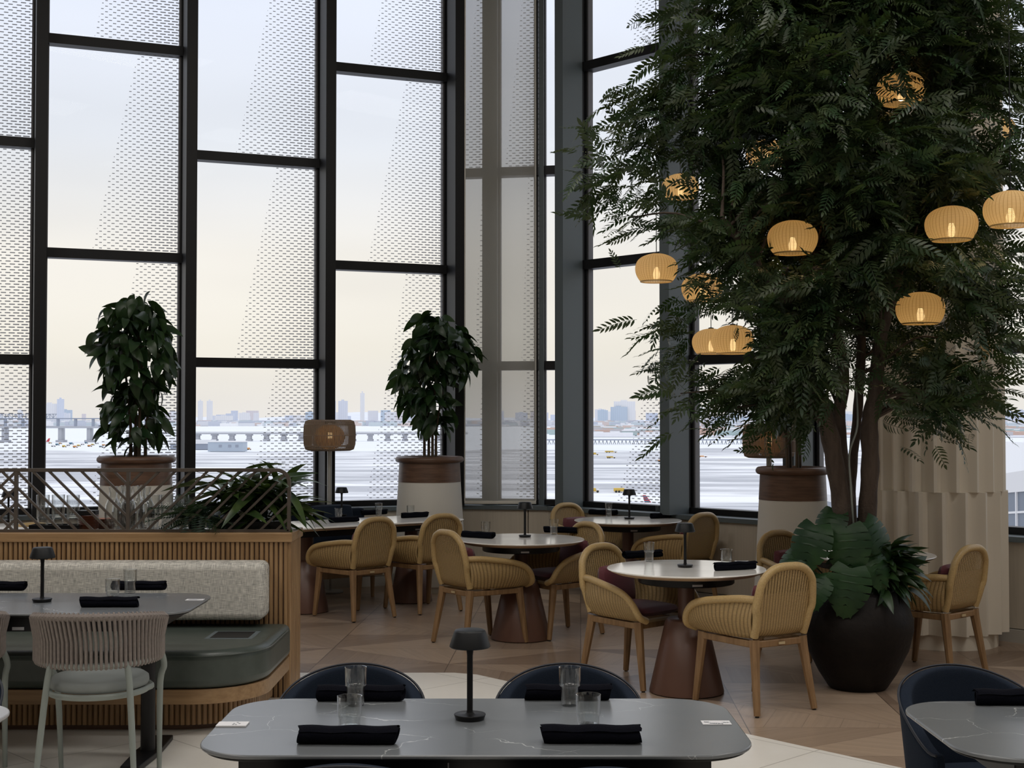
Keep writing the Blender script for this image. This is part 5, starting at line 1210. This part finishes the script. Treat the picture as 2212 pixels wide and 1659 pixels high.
# limbs from the nearest stem point below each node
tp_all = [(p, k, i) for k, pp in enumerate(TP) for i, p in enumerate(pp) if p.z > 1.6]
bm_b = MB(); tips = []
TPa = np.array([list(p) for p, _, _ in tp_all])
for j, nd_ in enumerate(nodes):
    dd = np.linalg.norm(TPa - nd_, axis=1) + np.where(TPa[:, 2] > nd_[2] - .1, .5, 0); b = Vector(TPa[int(np.argmin(dd))]); e = Vector(nd_)
    hit = False
    for (px_, py_, w_, Y_l, lp_) in LANT:
        c_ = Vector((lp_.x - TX, lp_.y - TY, lp_.z)); ax_ = (Vector((-TX, -TY, CH)) - c_).normalized()
        for f_ in (0, .2, .4, .6, .8, 1):
            q_ = b.lerp(e, f_) - c_; t_l = q_.dot(ax_)
            if q_.length < .22 or (t_l > -.1 and (q_ - ax_ * t_l).length < .17): hit = True
    if not hit and (j % 3 == 0 or j >= len(nodes) - len(extra)):
        mid = b.lerp(e, .5) + Vector((rng.uniform(-.06, .06), rng.uniform(-.06, .06), .08)); L = (e - b).length
        bm_b.tube(catmull([b, mid, e], 8), [.011 + .006 * L] + [.010 - .0008 * i for i in range(8)], 6, cap=False)
    tips.append((b, e))
obj('branches', bm_b, M['bark'], tree, smooth=60)
# fronds
P = []; Dv = []
for (b, e) in tips:
    o = np.array(e); out = o.copy(); out[2] = 0; out = out / (np.linalg.norm(out) + 1e-6)
    m = rng.randint(11, 18)
    for i in range(m):
        d = rng.normal(0, .85, 3); d[2] = rng.normal(-.10, .45); d = d + out * .7; d /= np.linalg.norm(d)
        P.append(o + rng.normal(0, .10, 3)); Dv.append(d)
P = np.array(P); Dv = np.array(Dv); S = rng.uniform(.75, 1.2, len(P))
# room for the lanterns: real gaps around and in front of each one
mid = P + Dv * .12; keep = np.ones(len(P), bool); camp = np.array([-TX, -TY, CH])
for i, (px, py, w, Y, lp) in enumerate(LANT):
    c = np.array([lp.x - TX, lp.y - TY, lp.z]); d = mid - c; dist = np.linalg.norm(d * np.array([1, 1, 1.25]), axis=1)
    keep &= dist > .25
    ax = camp - c; ax /= np.linalg.norm(ax); tt = d @ ax; off = np.linalg.norm(d - tt[:, None] * ax, axis=1)
    if i in CLEAR: keep &= ~((tt > 0) & (off < .215))
    else: keep &= ~((tt > 0) & (off < .19) & (rng.uniform(size=len(P)) < (.97 if i in (6, 7) else .86 if i in (4, 5, 8) else .70)))
P, Dv, S = P[keep], Dv[keep], S[keep]
X, Y_, Z_ = frames(Dv, rng, roll=.7)
parts = []
for k in range(3):
    tv, fc = frond(6 + k, .165 + .02 * k, .30 + .1 * k, rng); q, t_ = tri_quads(fc); sel = np.arange(len(P)) % 3 == k; N = sel.sum(); kk_ = len(tv)
    V = P[sel][:, None, :] + S[sel][:, None, None] * (tv[None, :, 0:1] * X[sel][:, None, :] + tv[None, :, 1:2] * Y_[sel][:, None, :] + tv[None, :, 2:3] * Z_[sel][:, None, :])
    off = (np.arange(N) * kk_)[:, None, None]
    parts.append((V.reshape(-1, 3), (q[None] + off).reshape(-1, 4), (t_[None] + off).reshape(-1, 3)))
me = mesh_mixed('foliage', parts); obj('foliage', me, M['leaf_t'], tree)
print('fronds', len(P), 'faces', len(me.polygons))
# tiny pale flower clusters among the leaves
fm = MB()
for k in range(46):
    c = Vector(P[rng.randint(len(P))]) ;
    for q in range(9):
        d = Vector(rng.normal(0, .018, 3)); fm.lathe([(.001, -.003), (.0035, 0), (.001, .003)], 5, tuple(c + d))
tag(obj('blossom', fm, pbr('pale_blossom', (.30, .34, .16), .7), tree), 'tiny pale green flower buds', kind='stuff')
# ---------------- broad single leaves
def blade(L=.19, W=.035, droop=.5, fold=.25, n=7, wavy=.0, prof=None):
    V = []; Fc = []
    for i in range(n + 1):
        f = i / n; w = W * (math.sin(PI * min(1, f ** .8)) ** .75 if 0 < f < 1 else 0) if prof is None else W * prof(f)
        z = -droop * L * f * f; x = L * f * (1 - .18 * droop * f); wz = fold * w
        V += [(x, -w, z + wz + wavy * w * math.sin(f * 12)), (x, 0, z), (x, w, z + wz + wavy * w * math.sin(f * 12 + 2))]
    for i in range(n):
        a = i * 3; Fc += [(a, a + 3, a + 4, a + 1), (a + 1, a + 4, a + 5, a + 2)]
    return np.array(V), np.array(Fc)
def leaves_obj(name, parent, mat, P, D, S, tmpl, rng, roll=.5, label=None, up=None):
    X, Y, Z = frames(np.array(D), rng, roll=roll, up=up); V, Fq = instance(tmpl[0], tmpl[1], np.array(P), X, Y, Z, np.array(S)); me = fast_mesh(name, V, Fq)
    me.polygons.foreach_set('use_smooth', [True] * len(me.polygons)); return obj(name, me, mat, parent)
def broad_plant(root, z0, canopy, stems, rng, n=330, mat='leaf_p'):
    """canopy: list of (x,y,z,rx,rz) ellipsoids in local space"""
    for sx, sy, tx, ty, tz in stems:
        obj('stem', MB().tube(catmull([(sx, sy, z0), (sx * .9 + tx * .1, sy, z0 + (tz - z0) * .4), (tx, ty, tz)], 10), [.016 - .0008 * i for i in range(11)], 8), M['stem'], root)
    P = []; D = []
    tot = sum(c[3] ** 2 * c[4] for c in canopy)
    for cx, cy, cz, rx, rz in canopy:
        for k in range(int(n * rx * rx * rz / tot)):
            d = rng.normal(size=3); d /= np.linalg.norm(d); r = rng.uniform(.35, .92) ** .6
            p = np.array([cx + d[0] * rx * r, cy + d[1] * rx * r, cz + d[2] * rz * r]); out = np.array([p[0] - cx, p[1] - cy, 0]); out = out / (np.linalg.norm(out) + 1e-5)
            dv = out * rng.uniform(.5, 1.1) + rng.normal(0, .35, 3); dv[2] = rng.normal(-.35, .45); P.append(p - dv / np.linalg.norm(dv) * .06); D.append(dv)
    leaves_obj('foliage', root, M[mat], P, D, rng.uniform(.75, 1.15, len(P)), blade(.185, .043, .55, .28), rng, .6)
def planter(px, Y, rimpx, zr, lb, band=.19, bottom=1.13, fin=True):
    x = at(px, 985, Y).x; R_ = rimpx / F * Y / 2; t = thing('potted_plant', lb, 'plant', (x, Y, 0)); rb = R_ * bottom; H = zr
    zb1 = H - .055; zb0 = zb1 - band
    r = lambda z: rb + (R_ * .875 - rb) * (z / zb1) ** .85
    obj('planter_body', MB().lathe([(rb * .93, .0), (rb * .93, .04), (rb, .06)] + [(r(z), z) for z in np.linspace(.08, zb0, 12)], 56), M['cream'], t, smooth=50)
    obj('wood_band', MB().lathe([(r(z) + .002, z) for z in np.linspace(zb0, zb1, 5)], 56), M['walnut'], t, smooth=50)
    pr = [(R_ * .90 + .030 * math.cos(a), H - .03 + .030 * math.sin(a)) for a in [-PI / 2 - .4 + 2 * PI * i / 14 for i in range(15)]]
    s_ = R_ / (R_ * .90 + .030); obj('rim', MB().lathe([(q * s_, z) for q, z in pr], 56, cap=False), M['walnut'], t, smooth=70)
    obj('soil', MB().lathe([(0, H - .03), (R_ * .86, H - .035)], 32, cap=False), M['soil'], t)
    return t
def loc_of(t, px, py, Y): p = at(px, py, Y); return (p.x - t.location.x, Y - t.location.y, p.z)
rng = np.random.RandomState(5)
pl1 = planter(295, 11.5, 166, 1.325, 'potted rubber-leaf plant behind the railing at left')
c = loc_of(pl1, 297, 750, 11.5)
broad_plant(pl1, 1.28, [(c[0], 0, at(297, 770, 11.5).z, .37, .50), (c[0] - .03, 0, at(290, 900, 11.5).z, .30, .30), (c[0] + .02, 0, at(300, 680, 11.5).z, .24, .22), (c[0] - .22, 0, at(300, 720, 11.5).z, .2, .25)], [(-.05, 0, -.12, 0, 2.2), (-.02, .04, .0, .05, 2.5), (.03, -.03, .05, 0, 2.3), (.07, .02, .16, .05, 2.1)], rng, 430)
pl2 = planter(928, 13.0, 148, 1.28, 'potted rubber-leaf plant in the cream planter by the corner shade')
broad_plant(pl2, 1.24, [(.10, 0, at(950, 760, 13).z, .37, .33), (-.14, 0, at(905, 820, 13).z, .22, .33), (.02, 0, at(930, 880, 13).z, .27, .30), (.02, 0, at(935, 710, 13).z, .22, .2), (.28, 0, at(1010, 770, 13).z, .2, .3)], [(-.05, 0, -.12, 0, 2.2), (-.01, .04, .0, .05, 2.4), (.03, -.03, .08, 0, 2.3), (.06, .02, .16, .05, 2.1)], rng, 470)
pl3 = planter(1712, 10.5, 158, 1.267, 'leafy plant in the cream planter behind the tree trunks', band=.20)
broad_plant(pl3, 1.22, [(.0, 0, 1.95, .34, .42), (.05, .0, 2.35, .25, .3)], [(-.04, 0, -.08, 0, 1.9), (-.01, .04, .0, .05, 2.2), (.03, -.03, .08, 0, 2.1), (.06, .02, .12, .05, 1.9)], rng, 300)
# ---------------- strap-leaved plant and fern on the divider
dz = ZC + .005
p = at(575, 1130, 8.17); st = thing('strap_leaf_plant', 'dark strap-leaved plant spilling over the right end of the divider', 'plant', (p.x, 8.17, dz))
b = MB(); b.box(-.30, .12, -.10, .09, 0, .05); obj('trough', b, M['black'], st, bevel=.004)
P = []; D = []; S_ = []
for k in range(150):
    a = rng.uniform(0, 2 * PI); e = rng.uniform(.05, 1.25); h = rng.uniform(.03, .26); bx = rng.uniform(-.26, .10)
    P.append((bx, rng.uniform(-.06, .06), h)); D.append((math.cos(a) * math.cos(e) * 1.1 + .10 * (bx > 0), math.sin(a) * math.cos(e) * .6, math.sin(e))); S_.append(rng.uniform(.7, 1.15) * (.85 if e > .9 else 1))
leaves_obj('leaves', st, M['leaf_d'], P, D, S_, blade(.33, .030, .75, .3, 9), rng, .4)
p = at(425, 1130, 8.08); fn = thing('fern', 'dark green fern drooping over the front of the divider', 'plant', (p.x, 8.08, dz))
obj('pot', MB().lathe([(.0, 0), (.045, 0), (.055, .05), (.05, .052), (.0, .045)], 20), M['black'], fn)
def fernfrond():
    V = []; Fc = []; L = .24
    for i in range(18):
        f = (i + 1) / 19; ln = .055 * math.sin(PI * (f * .85 + .12)) ** .8
        for s in (-1, 1):
            z = -.45 * L * f * f; o = len(V); V += [(L * f, 0, z), (L * f + .006, s * ln * .5, z - .004), (L * f + .004, s * ln, z - .012), (L * f - .004, s * ln * .5, z - .004)]; Fc.append((o, o + 1, o + 2, o + 3))
    o = len(V); V += [(0, -.001, 0), (0, .001, 0), (L, .0006, -.45 * L), (L, -.0006, -.45 * L)]; Fc.append((o, o + 1, o + 2, o + 3)); return np.array(V), np.array(Fc)
P = []; D = []
for k in range(34):
    a = rng.uniform(0, 2 * PI); e = rng.uniform(-.1, 1.1); P.append((rng.uniform(-.03, .03), rng.uniform(-.02, .02), rng.uniform(.05, .10))); D.append((math.cos(a), math.sin(a) * .7 - .15, math.sin(e) * .9))
for dx in (-.02, .03, .07): P.append((dx, -.10, .10)); D.append((.15, -.25, -1.0))
leaves_obj('fronds', fn, M['leaf_f'], P, D, rng.uniform(.8, 1.25, len(P)), fernfrond(), rng, .3)
# ---------------- underplanting in the urn: split leaves and glossy bush
mo = thing('split_leaf_plant', 'large split-leaved plant at the foot of the tree in the black urn', 'plant', (TX, TY, .565))
def monstera(L=.28, W=.15):
    """heart-shaped leaf with deep notches; x along the midrib"""
    mb = MB(); n = 56; sides = []
    for s in (-1, 1):
        rim = []
        for i in range(n + 1):
            f = i / n; a = PI * (1 - f) * .93 + .0
            w = W * (math.sin(PI * (f * .82 + .16)) ** .75) * (1 if f < .97 else .3); x = L * (-.13 + 1.13 * f ** 1.05)
            if i % 8 == 5 and 8 < i < n - 5: w *= .42
            rim.append((x + (.012 if i % 8 == 5 else 0), s * max(w, .002)))
        for i in range(n):
            m0 = max(0, L * (i / n) - .02); m1 = max(0, L * ((i + 1) / n) - .02) if i < n - 1 else L
            pts = []
            for (x, y) in ((m0, 0), (m1, 0), ((m1 + rim[i + 1][0]) / 2, rim[i + 1][1] * .5), ((m0 + rim[i][0]) / 2, rim[i][1] * .5), rim[i + 1], rim[i]):
                z = -.55 * x * x / L + .22 * abs(y) - 1.3 * y * y / W * .35; pts.append((x, y, z))
            mb.add(pts, [(0, 1, 2, 3), (3, 2, 4, 5)] if s > 0 else [(0, 3, 2, 1), (3, 5, 4, 2)])
    return mb
for (px, py, Y, L, tipx, tipy, tY, roll) in [(1828, 1138, 8.00, .28, 1836, 1225, 7.88, 0), (1762, 1135, 8.02, .27, 1722, 1215, 7.92, .3), (1725, 1190, 8.08, .22, 1690, 1235, 8.0, .5), (1838, 1228, 7.92, .27, 1826, 1310, 7.84, -.1), (1868, 1128, 8.05, .27, 1942, 1205, 7.95, -.5), (1802, 1100, 8.20, .22, 1775, 1150, 8.1, .4), (1880, 1200, 8.0, .2, 1920, 1260, 7.9, -.4), (1770, 1240, 8.0, .2, 1750, 1290, 7.9, .3)]:
    a = at(px, py, Y); b_ = at(tipx, tipy, tY); X = (b_ - a).normalized(); N = (Vector((-a.x * .15, -1, .55))).normalized(); N = Matrix.Rotation(roll, 3, X) @ N; Yv = N.cross(X).normalized(); Zv = X.cross(Yv)
    m = Matrix(((X.x, Yv.x, Zv.x, a.x - TX), (X.y, Yv.y, Zv.y, a.y - TY), (X.z, Yv.z, Zv.z, a.z - .565), (0, 0, 0, 1)))
    lo = obj('leaf', xf(monstera(L, L * .50), m), M['leaf_m'], mo, smooth=80)
    obj('stalk', MB().tube(catmull([(0.0 + (a.x - TX) * .2, (a.y - TY) * .2 - .02, .0), ((a.x - TX) * .8, (a.y - TY) * .7, (a.z - .565) * .75), (a.x - TX, a.y - TY, a.z - .565)], 8), .005, 6), M['leaf_m'], lo)
bu = thing('glossy_bush', 'glossy dark bush spilling over the right side of the black urn', 'plant', (TX + .10, TY - .05, .57))
P = []; D = []
for k in range(190):
    a = rng.uniform(-PI * .75, PI * .35); e = rng.uniform(.02, 1.2); r = rng.uniform(.05, .17)
    d = np.array([math.cos(a) * math.cos(e), math.sin(a) * math.cos(e) * .8, math.sin(e)]); P.append(d * r * np.array([1, 1, 1.6]) + np.array([.02, 0, .04])); dv = d + rng.normal(0, .35, 3); dv[2] -= .15; D.append(dv)
leaves_obj('foliage', bu, M['leaf_p'], P, D, rng.uniform(.8, 1.35, len(P)), blade(.16, .026, .6, .3), rng, .5)
ub = thing('small_leaf_shrub', 'fine-leaved shrub at the left side of the black urn', 'plant', (TX - .12, TY - .12, .57))
P = []; D = []
for k in range(170):
    a = rng.uniform(0, 2 * PI); h = rng.uniform(0, .26); P.append((math.cos(a) * rng.uniform(0, .07), math.sin(a) * rng.uniform(0, .06), h)); D.append((math.cos(a), math.sin(a), rng.uniform(-.3, .8)))
leaves_obj('foliage', ub, M['leaf_f'], P, D, rng.uniform(.3, .5, len(P)), blade(.14, .022, .4, .2), rng, .5)
